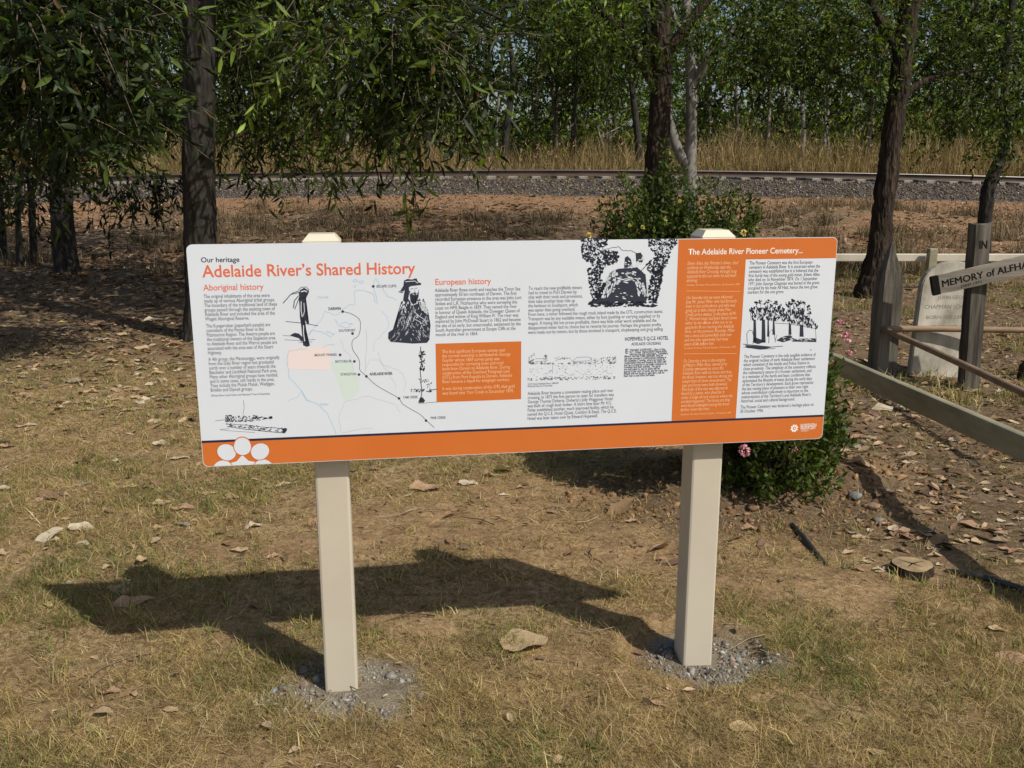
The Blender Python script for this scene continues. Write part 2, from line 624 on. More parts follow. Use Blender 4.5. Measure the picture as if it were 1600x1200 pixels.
# ------------------------------------------------------------------ railway
RY, GAUGE = 26.0, 1.067


def track_z(x):
    return 1.37 + crest(x)


n = 121
xs = np.linspace(-36, 36, n)
prof = [(23.75, -0.42), (24.1, -.30), (25.25, -0.02), (25.6, 0), (28.0, 0), (29.2, -.40)]
V = np.array([[x, y, track_z(x) + z] for x in xs for (y, z) in prof])
k = len(prof)
ii = (np.arange(n - 1)[:, None] * k + np.arange(k - 1)[None]).ravel()
bed = arr_mesh('ballast_bed', V, np.stack([ii, ii + k, ii + k + 1, ii + 1], -1), M['stone'], np.tile([0.10, 0.09, 0.085], (len(V), 1)), True)
bed_o = tag(link('ballast_bed', bed), kind='structure')
acc = Acc()
N = 33000
x = rng.uniform(-29, 31, N)
y = 23.8 + rng.random(N) * 2.1
low_ = (y > 25.3) * .05
z = np.interp(y, [p[0] for p in prof], [p[1] for p in prof]) + track_z(x) + .012 - low_
sz = rng.uniform(.035, .085, N)
scatter_rocks(acc, np.stack([x, y, z], -1), sz, rnd_col(N, [(.09, .07, .05), (.15, .12, .085), (.22, .18, .13), (.16, .105, .065), (.32, .27, .20)], .3))
N = 1500          # stones that rolled down onto the shelf
x = rng.uniform(-20, 22, N)
y = 24.0 - np.abs(rng.normal(0, .5, N))
scatter_rocks(acc, np.stack([x, y, ground_z(x, y) + .01], -1), rng.uniform(.02, .07, N), rnd_col(N, [(.20, .15, .12), (.34, .22, .13), (.15, .13, .12)], .3))
N = 5000          # stones lying about on the bank
x = rng.uniform(-16, 17, N)
y = rng.uniform(15.5, 23.4, N)
scatter_rocks(acc, np.stack([x, y, ground_z(x, y) + .005], -1), rng.gamma(2, .018, N) + .015, rnd_col(N, [(.26, .18, .12), (.34, .22, .14), (.15, .11, .085), (.20, .12, .08), (.42, .33, .25)], .3))
tag(link('ballast', acc.mesh('ballast', M['stone'])), kind='stuff')

track = empty('railway_track', (0, RY, track_z(0)), 'single railway line on grey ballast along the top of the bank', 'railway')


def rail_mesh():
    # foot, web and head of a rail, profile in y,z
    half = [(0.063, 0), (0.063, .012), (.014, .028), (.010, .05), (.010, .115), (.034, .13), (.034, .150), (.024, .166)]
    pr = half + [(-a, b) for a, b in reversed(half)]
    xs = np.linspace(-34, 34, 69)
    V = np.array([[x, a, b + track_z(x)] for x in xs for a, b in pr])
    k = len(pr)
    i = np.arange(len(xs) - 1)[:, None] * k
    j = np.arange(k)[None]
    Q = np.stack([i + j, i + (j + 1) % k, i + k + (j + 1) % k, i + k + j], -1).reshape(-1, 4)
    me = arr_mesh('rail', V, Q, M['rail'])
    me.materials.append(M['railtop'])
    top = np.zeros(len(Q), dtype=np.int32)
    top.reshape(-1, k)[:, 7:9] = 1
    me.polygons.foreach_set('material_index', top)
    return me


rm = rail_mesh()
for dy in (0, GAUGE):
    o = bpy.data.objects.new('rail', rm)
    COL.objects.link(o)
    o.parent = track
    o.location = (0, dy, -track.location.z + 0.062)
bm = bmesh.new()
box_bm(bm, 0, 0, 0, .24, 2.20, .12, bev=.015)
slm = bm_mesh('sleeper', bm, M['concrete'])
for i, x in enumerate(np.arange(-27.24, 29, .62)):
    o = bpy.data.objects.new('sleeper', slm)
    COL.objects.link(o)
    o.parent = track
    o.location = (x + random.uniform(-.02, .02), GAUGE / 2 - .06, float(crest(x)) + 0.004 + random.uniform(-.008, .008))
    o.rotation_euler = (0, random.uniform(-.02, .02), random.uniform(-.02, .02))

# ================================================================== THE SIGN
PX = np.array([[290, 382], [1310, 371], [1284, 682], [318, 733]], float)
QS = np.array([[0, SH], [SW, SH], [SW, 0], [0, 0]], float)
A, B = [], []
for (x, y), (u, v) in zip(PX, QS):
    A += [[x, y, 1, 0, 0, 0, -u * x, -u * y], [0, 0, 0, x, y, 1, -v * x, -v * y]]
    B += [u, v]
HM = np.append(np.linalg.solve(np.array(A), np.array(B)), 1).reshape(3, 3)


def S(x, y):
    """place on the sign face (metres from its lower left corner) of a point of the printed artwork"""
    q = HM @ np.array([x, y, 1.0])
    return q[0] / q[2], q[1] / q[2]


def C1(x, y): return S(280 + x / 3.1575, 360 + y / 3.1575)
def C2(x, y): return S(670 + x / 3.75, 360 + y / 3.75)
def C3(x, y): return S(1050 + x / 3.43, 350 + y / 3.43)


sign = empty('information_sign', (SC.x, SC.y, 0), 'wide white and orange heritage information board on two beige posts', 'sign')
sign.rotation_euler = (0, 0, SYAW)
# local axes of the sign: x along the board, y away from the viewer, z up
LZ0 = SC.z - SH / 2


def sl(name, me, parent=None, lab=None):
    o = bpy.data.objects.new(name, me)
    COL.objects.link(o)
    o.parent = parent or sign
    if lab:
        o['label'] = lab
    return o


def sp(s, t, d=0.0):
    return (s - SW / 2, -d, LZ0 + t)


def rounded(s0, t0, s1, t1, r, seg=5):
    out = []
    for cx, cy, a0 in ((s1 - r, t1 - r, 0), (s0 + r, t1 - r, 90), (s0 + r, t0 + r, 180), (s1 - r, t0 + r, 270)):
        for i in range(seg + 1):
            a = R(a0 + 90 * i / seg)
            out.append((cx + r * math.cos(a), cy + r * math.sin(a)))
    return out


def poly_obj(name, polys, d, mat, thick=0.0, parent=None, lab=None):
    o = _poly_obj(name, polys, d, mat, thick, parent, lab)
    if name.endswith('_drawing'):
        o['kind'] = 'stuff'
    return o


def _poly_obj(name, polys, d, mat, thick=0.0, parent=None, lab=None):
    """filled outlines on the sign face, d in front of it"""
    bm = bmesh.new()
    for pl in polys:
        vs = [bm.verts.new(sp(s, t, d)) for s, t in pl]
        try:
            f = bm.faces.new(vs)
        except ValueError:
            continue
        if len(vs) > 4:
            bmesh.ops.triangulate(bm, faces=[f])
    if thick:
        r = bmesh.ops.extrude_face_region(bm, geom=list(bm.faces))
        bmesh.ops.translate(bm, vec=(0, thick, 0), verts=[v for v in r['geom'] if isinstance(v, bmesh.types.BMVert)])
    bmesh.ops.recalc_face_normals(bm, faces=bm.faces) if thick else None
    return sl(name, bm_mesh(name, bm, mat), parent, lab)


panel = poly_obj('panel', [rounded(0, 0, SW, SH, .016)], 0, M['panel'], 0.006)
# posts, caps, back channels
for i, a in enumerate((-.5864, .5856)):
    bm = bmesh.new()
    box_bm(bm, a, .095, (1.376 - .3) / 2 + .0, .102, .100, 1.376 + .3, bev=.008)
    po = sl('post', bm_mesh('post', bm, M['post'], False))
    bm = bmesh.new()
    box_bm(bm, a, .095, 1.390, .106, .106, .025, bev=.003)
    r = bmesh.ops.create_cone(bm, segments=4, radius1=.106 * .7071, radius2=.072 * .7071, depth=.02, cap_ends=True)
    bmesh.ops.transform(bm, matrix=Matrix.Translation((a, .095, 1.4127)) @ Matrix.Rotation(R(45), 4, 'Z'), verts=r['verts'])
    sl('post_cap', bm_mesh('post_cap', bm, M['cap']))
for t in (0.10, 0.52):
    bm = bmesh.new()
    box_bm(bm, 0, .0257, LZ0 + t, SW - .3, .039, .05)
    sl('back_channel', bm_mesh('back_channel', bm, M['post']))

E1, E2, E3, E4 = .00010, .00020, .00030, .00040
bandL, bandR = S(315.3, 693.5)[1], S(1287.6, 646.5)[1]


def strip(pts, w, up=0):
    """ribbon of width w along points in sign metres"""
    P = np.array(pts)
    t = unit(np.gradient(P, axis=0))
    nrm = np.stack([-t[:, 1], t[:, 0]], -1)
    w = np.broadcast_to(np.asarray(w, float), (len(P),))[:, None]
    a, b = P + nrm * w / 2, P - nrm * w / 2
    return [[tuple(a[i]), tuple(b[i]), tuple(b[i + 1]), tuple(a[i + 1])] for i in range(len(P) - 1)]


r_ = .016
low = [p for p in rounded(0.0012, .0012, SW - .0012, SH, r_) if p[1] < .1]
band = poly_obj('orange_band', [low + [(SW - .0012, bandR), (0.0012, bandL)]], E1, M['orange'])
pTL, pBL = S(1065.2, 371), S(1053, 656)
hdr = S(1168.7, 405.6)[1]
wl = S(1168.7, 405.6)[0]
wb = S(1152, 650.3)[0]
tb = lambda s: bandL + (bandR - bandL) * s / SW
tr = [p for p in rounded(0, 0, SW - .0012, SH - .0012, r_) if p[0] > 1 and p[1] > .5]
poly_obj('orange_column', [[(pTL[0], hdr), (pTL[0], SH - .0012)] + list(reversed(tr)) + [(SW - .0012, hdr)],
                           [(pTL[0], hdr), (pBL[0], tb(pBL[0])), (wb, tb(wb)), (wl, hdr)]], E1, M['orange'])
poly_obj('navy_line', strip([(0.001, bandL), (SW - .001, bandR)], .0068), E2, M['navy'])
bx = [C2(60, 665), C2(565, 650), C2(560, 988), C2(65, 1010)]
s0, s1 = (bx[0][0] + bx[3][0]) / 2, (bx[1][0] + bx[2][0]) / 2
t1, t0 = (bx[0][1] + bx[1][1]) / 2, (bx[2][1] + bx[3][1]) / 2
poly_obj('orange_box', [[(s0, t0), (s1, t0), (s1, t1), (s0, t1)]], E1, M['orange'])

# ---- lettering
_tc = {}


def text_arr(txt, bold=0.0, shear=0.0, res=2):
    cu = bpy.data.curves.new('t', 'FONT')
    cu.body = txt
    cu.size = 1
    cu.resolution_u = res
    cu.offset = bold
    cu.shear = shear
    cu.fill_mode = 'FRONT' if hasattr(cu, 'fill_mode') else cu.fill_mode
    o = bpy.data.objects.new('t', cu)
    COL.objects.link(o)
    dg = bpy.context.evaluated_depsgraph_get()
    me = bpy.data.meshes.new_from_object(o.evaluated_get(dg))
    me.calc_loop_triangles()
    V = np.array([v.co[:] for v in me.vertices]).reshape(-1, 3)[:, :2]
    T = np.array([t.vertices[:] for t in me.loop_triangles], int).reshape(-1, 3)
    bpy.data.objects.remove(o)
    bpy.data.curves.remove(cu)
    bpy.data.meshes.remove(me)
    return V, T


def lettering(name, blocks, mat, d=E3, lab=None):
    """blocks: (lines, start px, last-line start px, longest line's end px, size px, bold, shear, mapper)"""
    VV, TT, n = [], [], 0
    for lines, p0, p1, xe, size, bold, shear, mp in blocks:
        arr = [text_arr(l, bold, shear, 2 if size < 9 else 4) for l in lines]
        wid = [a[0][:, 0].max() if len(a[0]) else 0 for a in arr]
        kmax = int(np.argmax(wid))
        m = len(lines)
        for i, (V, T) in enumerate(arr):
            if not len(V):
                continue
            f = i / max(m - 1, 1)
            xa, ya = p0[0] + (p1[0] - p0[0]) * f, p0[1] + (p1[1] - p0[1]) * f
            s, t = mp(xa, ya)
            fk = kmax / max(m - 1, 1)
            sa, ta = mp(p0[0] + (p1[0] - p0[0]) * fk, p0[1] + (p1[1] - p0[1]) * fk)
            se, te = mp(xe, p0[1] + (p1[1] - p0[1]) * fk)
            kx = (se - sa) / wid[kmax]
            ky = size * 0.00185
            P = np.stack([s - SW / 2 + V[:, 0] * kx, np.full(len(V), -d), LZ0 + t + V[:, 1] * ky], -1)
            VV.append(P)
            TT.append(T + n)
            n += len(P)
    me = arr_mesh(name, np.concatenate(VV), np.concatenate(TT), mat)
    return sl(name, me, lab=lab)


T = 9.0
lettering('heading_lettering', [(['Our heritage'], (108, 158), (108, 158), 303, 10.5, .012, 0, C1)], M['navy'])
lettering('title_lettering', [(["Adelaide River\u2019s Shared History"], (117, 232), (117, 232), 1183, 25.5, .014, 0, C1)], M['orange_text'])
lettering('heading_lettering', [(['Aboriginal history'], (121, 299), (121, 299), 425, 13.2, .01, 0, C1)], M['orange_text'])
lettering('heading_lettering', [(['European history'], (57, 320), (57, 320), 388, 13.2, .01, 0, C2)], M['orange_text'])
SB = 8.0
lettering('paragraph_lettering', [
    (['The original inhabitants of the area were', 'made up of various Aboriginal tribal groups.', 'The boundary of the traditional land of these',
      'groups passed through the existing town of', 'Adelaide River and included the area of the', 'Wagait Aboriginal Reserve.'], (122, 337), (130, 449), 492, SB, 0, 0, C1),
    (['The Kungarrakan (paperbark people) are', 'custodians of the Finniss River in the', 'Fitzmaurice Region. The Awarra people are', 'the traditional owners of the Stapleton area',
      'to Adelaide River and the Warrai people are', 'associated with the area east of the Stuart', 'Highway.'], (134, 484), (143, 618), 492, SB, 0, 0, C1),
    (['A 4th group, the Maranunggu, were originally', 'from the Daly River region but gravitated', 'north over a number of years towards the', 'Batchelor and Litchfield National Park area.',
      'Many other Aboriginal groups have resided,', 'and in some cases, still reside in the area.', 'They include the Muluk Muluk, Wadjigan,', 'Brinkin and Djerait groups.'], (146, 650), (157, 803), 505, SB, 0, 0, C1),
    (['(Finniss River Land Claim and National Trust of Australia)'], (160, 827), (160, 827), 455, 4.6, 0, 0, C1),
    (['Adelaide River flows north and reaches the Timor Sea', 'approximately 50 km northeast of Darwin. The first', 'recorded European presence in the area was John Lort',
      'Stokes and L.R. Fitzmaurice who were surveying the', 'coast on HMS Beagle in 1839. They named the river', 'in honour of Queen Adelaide, the Dowager Queen of',
      'England and widow of King William IV. The river was', 'explored by John McDouall Stuart in 1862 and became', 'the site of an early, but unsuccessful, settlement by the',
      'South Australian government at Escape Cliffs at the', 'mouth of the river in 1864.'], (57, 362), (60, 622), 566, SB, 0, 0, C2),
    (['To reach the new goldfields miners', 'had to travel to Port Darwin by', 'ship with their tools and provisions,', 'then take another boat ride up', 'the harbour to Southport, which',
      'was easier than going overland.'], (607, 350), (604, 477), 922, SB, 0, 0, C2),
    (['From here, a miner followed the rough track inland made by the OTL construction teams.', 'Transport was by any available means, either by foot (pushing or carrying supplies) or by',
      'wagon. If mining did not prove profitable, there was little other work available and the', 'disappointed miner had no choice but to reverse his journey. Perhaps the greatest profits',
      'were made not by miners, but by those involved in transport, shopkeeping and grog selling.'], (604, 502), (603, 607), 1390, SB, 0, 0, C2),
    (['QCE Hotel Adelaide River 1886-89', 'National Library of Australia'], (600, 905), (600, 918), 780, 4.4, 0, 0, C2),
    (['Adelaide River became a convenient resting place and river', 'crossing. In 1873 the first person to cater for travellers was', 'George Thomas Doherty. Doherty\u2019s Jolly Waggoner Hotel',
      'was built of rough bush timber. A short time later Mr H.S.', 'Finlay established another, much improved facility, which he', 'named the Q.C.E. Hotel (Quiet, Comfort & Ease). The Q.C.E.',
      'Hotel was later taken over by Edward Hopewell.'], (600, 964), (598, 1110), 1117, SB, 0, 0, C2),
    (['The Pioneer Cemetery was the first European', 'cemetery in Adelaide River. It is uncertain when the', 'cemetery was established but it is believed that the', 'first burial was of the young gold miner, Edwin Allen',
      'who died on 16 November 1874. On 1 September', '1971 John George Chapman was buried in the grave', 'occupied by his mate Alf Hatt, hence the two grave', 'markers for the one grave.'], (425, 218), (415, 373), 791, SB, 0, 0, C3),
    (['The Pioneer Cemetery is the only tangible evidence of', 'the original nucleus of early Adelaide River settlement', 'which consisted of the hotels and Police Station in', 'close proximity. The simplicity of the cemetery reflects',
      'the rudimentary nature of a frontier settlement, and', 'is a reminder of the harsh and basic conditions that', 'epitomised the lifestyle of many during the early days', 'of the Territory\u2019s development. Each grave represents',
      'the last resting place of pioneers in their own right', 'whose contribution collectively is important to the', 'interpretation of the Territory\u2019s and Adelaide River\u2019s', 'historical, social and cultural background.'], (394, 715), (378, 950), 769, SB, 0, 0, C3),
    (['The Pioneer Cemetery was declared a heritage place on', '30 October 1996.'], (374, 983), (372, 1005), 757, SB, 0, 0, C3),
], M['text'])
lettering('advertisement_lettering', [
    (['HOPEWELL\u2019S Q.C.E. HOTEL'], (1167, 645), (1167, 645), 1420, 8.4, .02, 0, C2), (['ADELAIDE CROSSING'], (1205, 672), (1205, 672), 1376, 6.6, .01, 0, C2),
    (['E'], (1168, 719), (1168, 719), 1188, 11, .02, 0, C2),
    (['DWARD HOPEWELL, (late of the', 'N.T. Hotel, Palmerston) respectfully', 'informs his old customers, Travellers,'], (1195, 706), (1195, 730), 1418, 5.4, .02, 0, C2),
    (['Miners, and the Public generally, that he', 'has now erected a Commodious building at', 'the Adelaide Crossing, where he hopes by', 'comfortable beds and keeping his table well',
      'and he is prepared to pay every attention to', 'travellers and their animals. The yards', 'are well paled in, and no pains will be', 'spared in the care of stock, and he trusts that', 'friends will not forget to give him a call on', 'their way to and from the Reefs.'], (1165, 742), (1160, 856), 1415, 5.4, .02, 0, C2),
], M['text'])
lettering('box_lettering', [
    (['The first significant European activity near', 'the current township is attributed to George', 'Goyder whose 1869 survey party was', 'responsible for surveying town and rural', 'lands from Darwin to Adelaide River. During',
      'construction of the Overland Telegraph Line', '(OTL) from Port Augusta to Darwin, Adelaide', 'River became a depot for telegraph workers.'], (98, 722), (99, 898), 509, SB, 0, 0, C2),
    (['It was during construction of the OTL that gold', 'was found near Yam Creek in December 1870.'], (99, 938), (99, 965), 523, SB, 0, 0, C2),
    (['Edwin Allen, the Warden\u2019s driver, died', 'suddenly on Wednesday near the', 'Adelaide River Crossing, through long', 'exposed to the sun when he had been', 'drinking.'], (97, 220), (92, 311), 366, SB, 0, .22, C3),
    (['On Saturday last we were informed', 'that Mr. James Miller who had formerly', 'been in our police force, and who was', 'going up to take charge of the Pine', 'Creek police station, in the place of Mr.', 'C. Warrant kept, had been struck down',
      'either by the effects of the sun or an', 'apoplectic fit on reaching the Adelaide', 'River, on the previous Thursday. Miller', 'was a stout and powerfully built man', 'and one who apparently had many', 'years of life before him.'], (90, 403), (78, 650), 357, SB, 0, .22, C3),
    (['On Saturday a man in the employ', 'of Messrs. Millar Bros. named Jerry', 'Crowley attempted to cross the', 'Adelaide River with his horse and dray,', 'the flood, however, was too strong and', 'swept them all down downstream. The', 'man and horse were both drowned.',
      'The body of the man was afterwards', 'found by a native, who dived for it', 'under a ledge of rock close to where the', 'accident happened. The horse and dray', 'were found entangled among the trees', 'further down the river.'], (72, 740), (58, 998), 332, SB, 0, .22, C3),
], M['pale_text'])
lettering('credit_lettering', [
    (['Northern Territory Times & Gazette, 20 November 1874'], (92, 332), (92, 332), 372, 4.2, 0, .2, C3), (['Northern Territory Times & Gazette, 13 November 1875'], (78, 668), (78, 668), 352, 4.2, 0, .2, C3),
    (['Northern Territory Times & Gazette, 19 February 1881'], (58, 1020), (58, 1020), 325, 4.2, 0, .2, C3)], M['pale_text'])
lettering('cemetery_heading', [(['The Adelaide River Pioneer Cemetery...'], (103, 165), (103, 165), 705, 13.2, .012, 0, C3)], M['white_text'])
poly_obj('divider_line', strip([C3(92, 358), C3(377, 360)], .001) + strip([C3(77, 693), C3(355, 690)], .001), E2, M['pale_text'])

# ---- map
lettering('map_lettering', [(['ESCAPE CLIFFS'], (989, 283), (989, 283), 1088, 5.6, .01, 0, C1), (['DARWIN'], (749, 395), (749, 395), 811, 6, .03, 0, C1), (['SOUTHPORT'], (801, 503), (801, 503), 884, 5.6, .01, 0, C1),
                            (['MOUNT FINNISS'], (679, 625), (679, 625), 790, 5.6, .01, 0, C1), (['BATCHELOR'], (783, 656), (783, 656), 864, 5.6, .01, 0, C1), (['STAPLETON'], (809, 720), (809, 720), 887, 5.6, .01, 0, C1),
                            (['ADELAIDE RIVER'], (954, 718), (954, 718), 1068, 6, .03, 0, C1), (['YAM CREEK'], (1120, 832), (1120, 832), 1194, 5.6, .01, 0, C1), (['PINE CREEK'], (30, 1108), (30, 1108), 120, 5.8, .01, 0, C2)], M['text'])
lettering('map_lettering', [(['Timor Sea'], (692, 337), (692, 337), 748, 5.4, 0, .2, C1), (['Daly River'], (705, 868), (705, 868), 750, 5, 0, .2, C1)], M['blue_line'])


def wig(pts, amp=4, sub=5, seed=1):
    r = random.Random(seed)
    out = []
    for (x0, y0), (x1, y1) in zip(pts[:-1], pts[1:]):
        for i in range(sub):
            f = i / sub
            out.append((x0 + (x1 - x0) * f + (r.uniform(-amp, amp) if i else 0), y0 + (y1 - y0) * f + (r.uniform(-amp, amp) if i else 0)))
    out.append(pts[-1])
    return out


def line(mp, pts, w):
    return strip([mp(*p) for p in pts], w)


poly_obj('map_region', [[C1(548, 585), C1(757, 575), C1(757, 690), C1(545, 690)]], E1, M['pink_patch'])
poly_obj('map_region', [[C1(757, 655), C1(860, 650), C1(905, 740), C1(900, 800), C1(852, 845), C1(826, 838), C1(790, 730)]], E1, M['green_patch'])
coast = [(1090, 342), (1050, 330), (1025, 300), (1000, 262), (986, 238), (975, 270), (985, 320), (990, 362), (965, 310), (925, 295), (880, 300), (882, 365), (845, 375), (822, 392), (790, 420), (728, 400), (712, 440), (690, 470), (648, 520),
         (672, 495), (712, 500), (760, 530), (780, 515), (735, 500)]
coast2 = [(780, 440), (800, 470), (830, 455), (872, 462), (850, 480), (800, 478)]
coast3 = [(640, 588), (600, 590), (548, 600), (540, 640), (550, 730), (610, 790), (640, 845), (690, 860), (742, 905), (765, 960), (785, 1008)]
river = [(545, 850), (590, 830), (615, 795), (650, 850)]
river2 = [(1015, 400), (1045, 430), (1048, 480), (1010, 525), (980, 550), (975, 600)]
for nm_, ln_ in (('map_coastline', line(C1, wig(coast, 5, 4, 1), .0014)), ('map_coastline', line(C1, wig(coast2, 5, 4, 2), .0014)), ('map_coastline', line(C1, wig(coast3, 4, 4, 3), .0014)), ('map_river', line(C1, wig(river, 3, 4, 4), .0013)), ('map_river', line(C1, wig(river2, 3, 4, 5), .0010)),
         ('map_island', line(C1, wig([(870, 250), (885, 240), (898, 250), (880, 256), (870, 250)], 2, 3, 6), .0013)), ('map_island', line(C1, wig([(900, 256), (925, 250), (920, 262), (900, 260)], 2, 3, 7), .0013)),
         ('map_island', line(C1, wig([(875, 275), (885, 270), (884, 282), (875, 280)], 1, 3, 8), .0013)), ('map_river', line(C1, wig([(718, 585), (750, 565), (780, 570)], 4, 3, 9), .0012))):
    poly_obj(nm_, ln_, E2, M['blue_line'])
for ln_ in (line(C1, wig([(810, 540), (825, 590), (860, 620), (870, 700)], 5, 4, 11), .0007), line(C1, wig([(930, 690), (960, 640), (1005, 640), (1050, 700), (1085, 780)], 5, 4, 12), .0007),
         line(C1, wig([(815, 1005), (800, 930), (830, 850), (950, 820), (1080, 860), (1110, 900)], 5, 4, 13), .0007), line(C1, [(820, 1005), (900, 985), (970, 978), (945, 1003)], .0009),
         line(C1, wig([(1000, 595), (1010, 660), (1100, 690), (1135, 740), (1125, 800)], 5, 4, 14), .0007), line(C1, wig([(935, 490), (940, 560), (932, 640), (935, 700)], 2, 3, 15), .0009)):
    poly_obj('map_river', ln_, E2, M['grey_line'])
road = [(820, 402), (860, 412), (895, 432), (908, 455), (906, 500), (895, 525), (868, 548), (870, 590), (893, 625), (905, 655), (905, 690), (938, 722), (985, 765), (1045, 800), (1098, 830), (1118, 858), (1160, 885), (1205, 910), (1236, 940), (1275, 975)]
rd = [C1(*p) for p in road]
poly_obj('map_road', strip(smooth_path([(a, b, 0) for a, b in rd], 4)[:, :2], .0013), E3, M['ink'])
dots = []
for x, y in ((973, 277), (820, 402), (869, 511), (807, 617), (878, 649), (901, 714), (938, 723), (1100, 831), (1234, 940)):
    s, t = C1(x, y)
    dots.append([(s + .0038 * math.cos(a * math.pi / 6), t + .0038 * math.sin(a * math.pi / 6)) for a in range(12)])
for dt in dots:
    poly_obj('map_dot', [dt], E4, M['ink'])

# ---- drawings in ink
INK = random.Random(3)


def inpoly(x, y, P):
    c = False
    for i in range(len(P)):
        x0, y0 = P[i]
        x1, y1 = P[i - 1]
        if (y0 > y) != (y1 > y) and x < (x1 - x0) * (y - y0) / (y1 - y0) + x0:
            c = not c
    return c


def blots(mp, P, n, size, asp=1.0, ang=None):
    xs, ys = [p[0] for p in P], [p[1] for p in P]
    out = []
    k = 0
    while k < n:
        x, y = INK.uniform(min(xs), max(xs)), INK.uniform(min(ys), max(ys))
        if not inpoly(x, y, P):
            continue
        k += 1
        r = size * INK.uniform(.45, 1.2)
        a0 = INK.uniform(0, 6.28) if ang is None else ang + INK.uniform(-.25, .25)
        pl = []
        for j in range(6):
            a = j * math.pi / 3
            q = r * INK.uniform(.5, 1.2)
            u, v = q * math.cos(a) * asp, q * math.sin(a)
            pl.append(mp(x + u * math.cos(a0) - v * math.sin(a0), y + u * math.sin(a0) + v * math.cos(a0)))
        out.append(pl)
    return out


def pol(mp, *pls):
    return [[mp(*p) for p in pl] for pl in pls]


# walking figure with a bundle
fig = pol(C1, [(600, 318), (606, 296), (628, 284), (650, 300), (646, 318), (636, 338), (604, 336)],
          [(600, 330), (636, 330), (632, 350), (640, 372), (643, 400), (638, 432), (652, 462), (643, 466), (632, 445), (636, 480), (630, 520), (640, 560), (656, 572), (640, 578), (622, 570), (617, 520), (612, 470), (606, 430), (604, 385), (608, 350)])
fig += line(C1, [(598, 296), (612, 282), (636, 280), (650, 292), (648, 312), (630, 320)], .0016) + line(C1, [(612, 305), (560, 318), (521, 362)], .0022) + line(C1, [(600, 300), (570, 310), (552, 325)], .0018)
fig += line(C1, [(598, 325), (578, 350), (574, 385)], .0025) + line(C1, [(604, 330), (590, 365), (580, 392)], .0020) + line(C1, [(535, 452), (620, 460), (697, 473)], .0016)
fig += pol(C1, [(556, 520), (580, 508), (600, 512), (620, 530), (618, 556), (600, 535), (575, 528)]) + line(C1, [(521, 522), (600, 526)], .001) + line(C1, [(528, 543), (600, 546), (682, 541)], .001) + line(C1, [(600, 556), (668, 553)], .001)
fig += blots(C1, [(600, 290), (648, 290), (648, 320), (600, 320)], 14, 4)
poly_obj('figure_drawing', fig, E3, M['ink'])
poly_obj('figure_drawing', line(C1, [(612, 352), (612, 400), (618, 430)], .0022) + line(C1, [(626, 360), (629, 400), (622, 425)], .0016) + line(C1, [(624, 470), (624, 510), (630, 550)], .0022) + line(C1, [(611, 304), (632, 299), (641, 306)], .003), E4, M['panel'])

# bearded rider in a hat
man = pol(C1, [(1097, 305), (1108, 298), (1124, 272), (1126, 248), (1143, 240), (1165, 243), (1188, 236), (1196, 256), (1212, 262), (1210, 270), (1190, 272), (1160, 276), (1130, 292), (1118, 310)],
          [(1130, 290), (1150, 278), (1152, 310), (1146, 345), (1120, 352), (1128, 320)],
          [(1152, 300), (1192, 280), (1200, 300), (1198, 330), (1188, 352), (1172, 368), (1158, 352)],
          [(1100, 400), (1112, 352), (1150, 340), (1165, 372), (1200, 360), (1215, 400), (1245, 420), (1256, 460), (1252, 540), (1240, 556), (1170, 560), (1060, 552), (1046, 535), (1048, 505), (1070, 490), (1092, 460)])
man += line(C1, [(1196, 345), (1225, 350), (1243, 400), (1255, 470), (1250, 520)], .003) + blots(C1, [(1190, 330), (1225, 340), (1250, 430), (1200, 400)], 30, 4, 2, 1.2)
poly_obj('rider_drawing', man, E3, M['ink'])
hl = pol(C1, [(1158, 282), (1192, 276), (1198, 300), (1190, 318), (1178, 314), (1166, 322), (1156, 312)])
bodyP = [(1105, 370), (1150, 350), (1205, 370), (1245, 430), (1248, 530), (1060, 540), (1058, 510), (1090, 470)]
for k in range(190):
    x, y = INK.uniform(1055, 1245), INK.uniform(345, 548)
    if inpoly(x, y, bodyP):
        L = INK.uniform(8, 26)
        a = INK.uniform(1.3, 2.1) if y < 470 else (INK.uniform(1.9, 2.5) if x < 1150 else INK.uniform(.7, 1.3))
        hl += line(C1, [(x, y), (x + L * .5 * math.cos(a) + 1.5, y + L * .5 * math.sin(a)), (x + L * math.cos(a), y + L * math.sin(a))], INK.uniform(.0005, .0013))
hl += line(C1, [(1175, 400), (1195, 420), (1225, 440), (1240, 465), (1228, 470), (1200, 450), (1180, 440)], .0016) + line(C1, [(1132, 254), (1180, 250), (1195, 262)], .0018) + line(C1, [(1105, 303), (1125, 302)], .0009)
hl += blots(C1, [(1205, 345), (1235, 360), (1245, 420), (1215, 400)], 22, 5, 2.6, 1.1) + blots(C1, [(1112, 355), (1150, 350), (1130, 420), (1108, 420)], 16, 4, 2.4, 1.6)
poly_obj('rider_drawing', hl, E4, M['panel'])
poly_obj('rider_drawing', line(C1, [(1160, 290), (1172, 288)], .0016) + line(C1, [(1180, 287), (1192, 285)], .0016) + line(C1, [(1177, 290), (1181, 303), (1175, 305)], .001) + line(C1, [(1166, 312), (1178, 309), (1190, 312)], .0022) + blots(C1, [(1158, 316), (1196, 310), (1188, 360), (1166, 362)], 34, 3.5, 3, 1.5)
         + blots(C1, [(1205, 440), (1240, 455), (1238, 475), (1210, 462)], 8, 3, 2, .5), E4 + .0001, M['ink'])

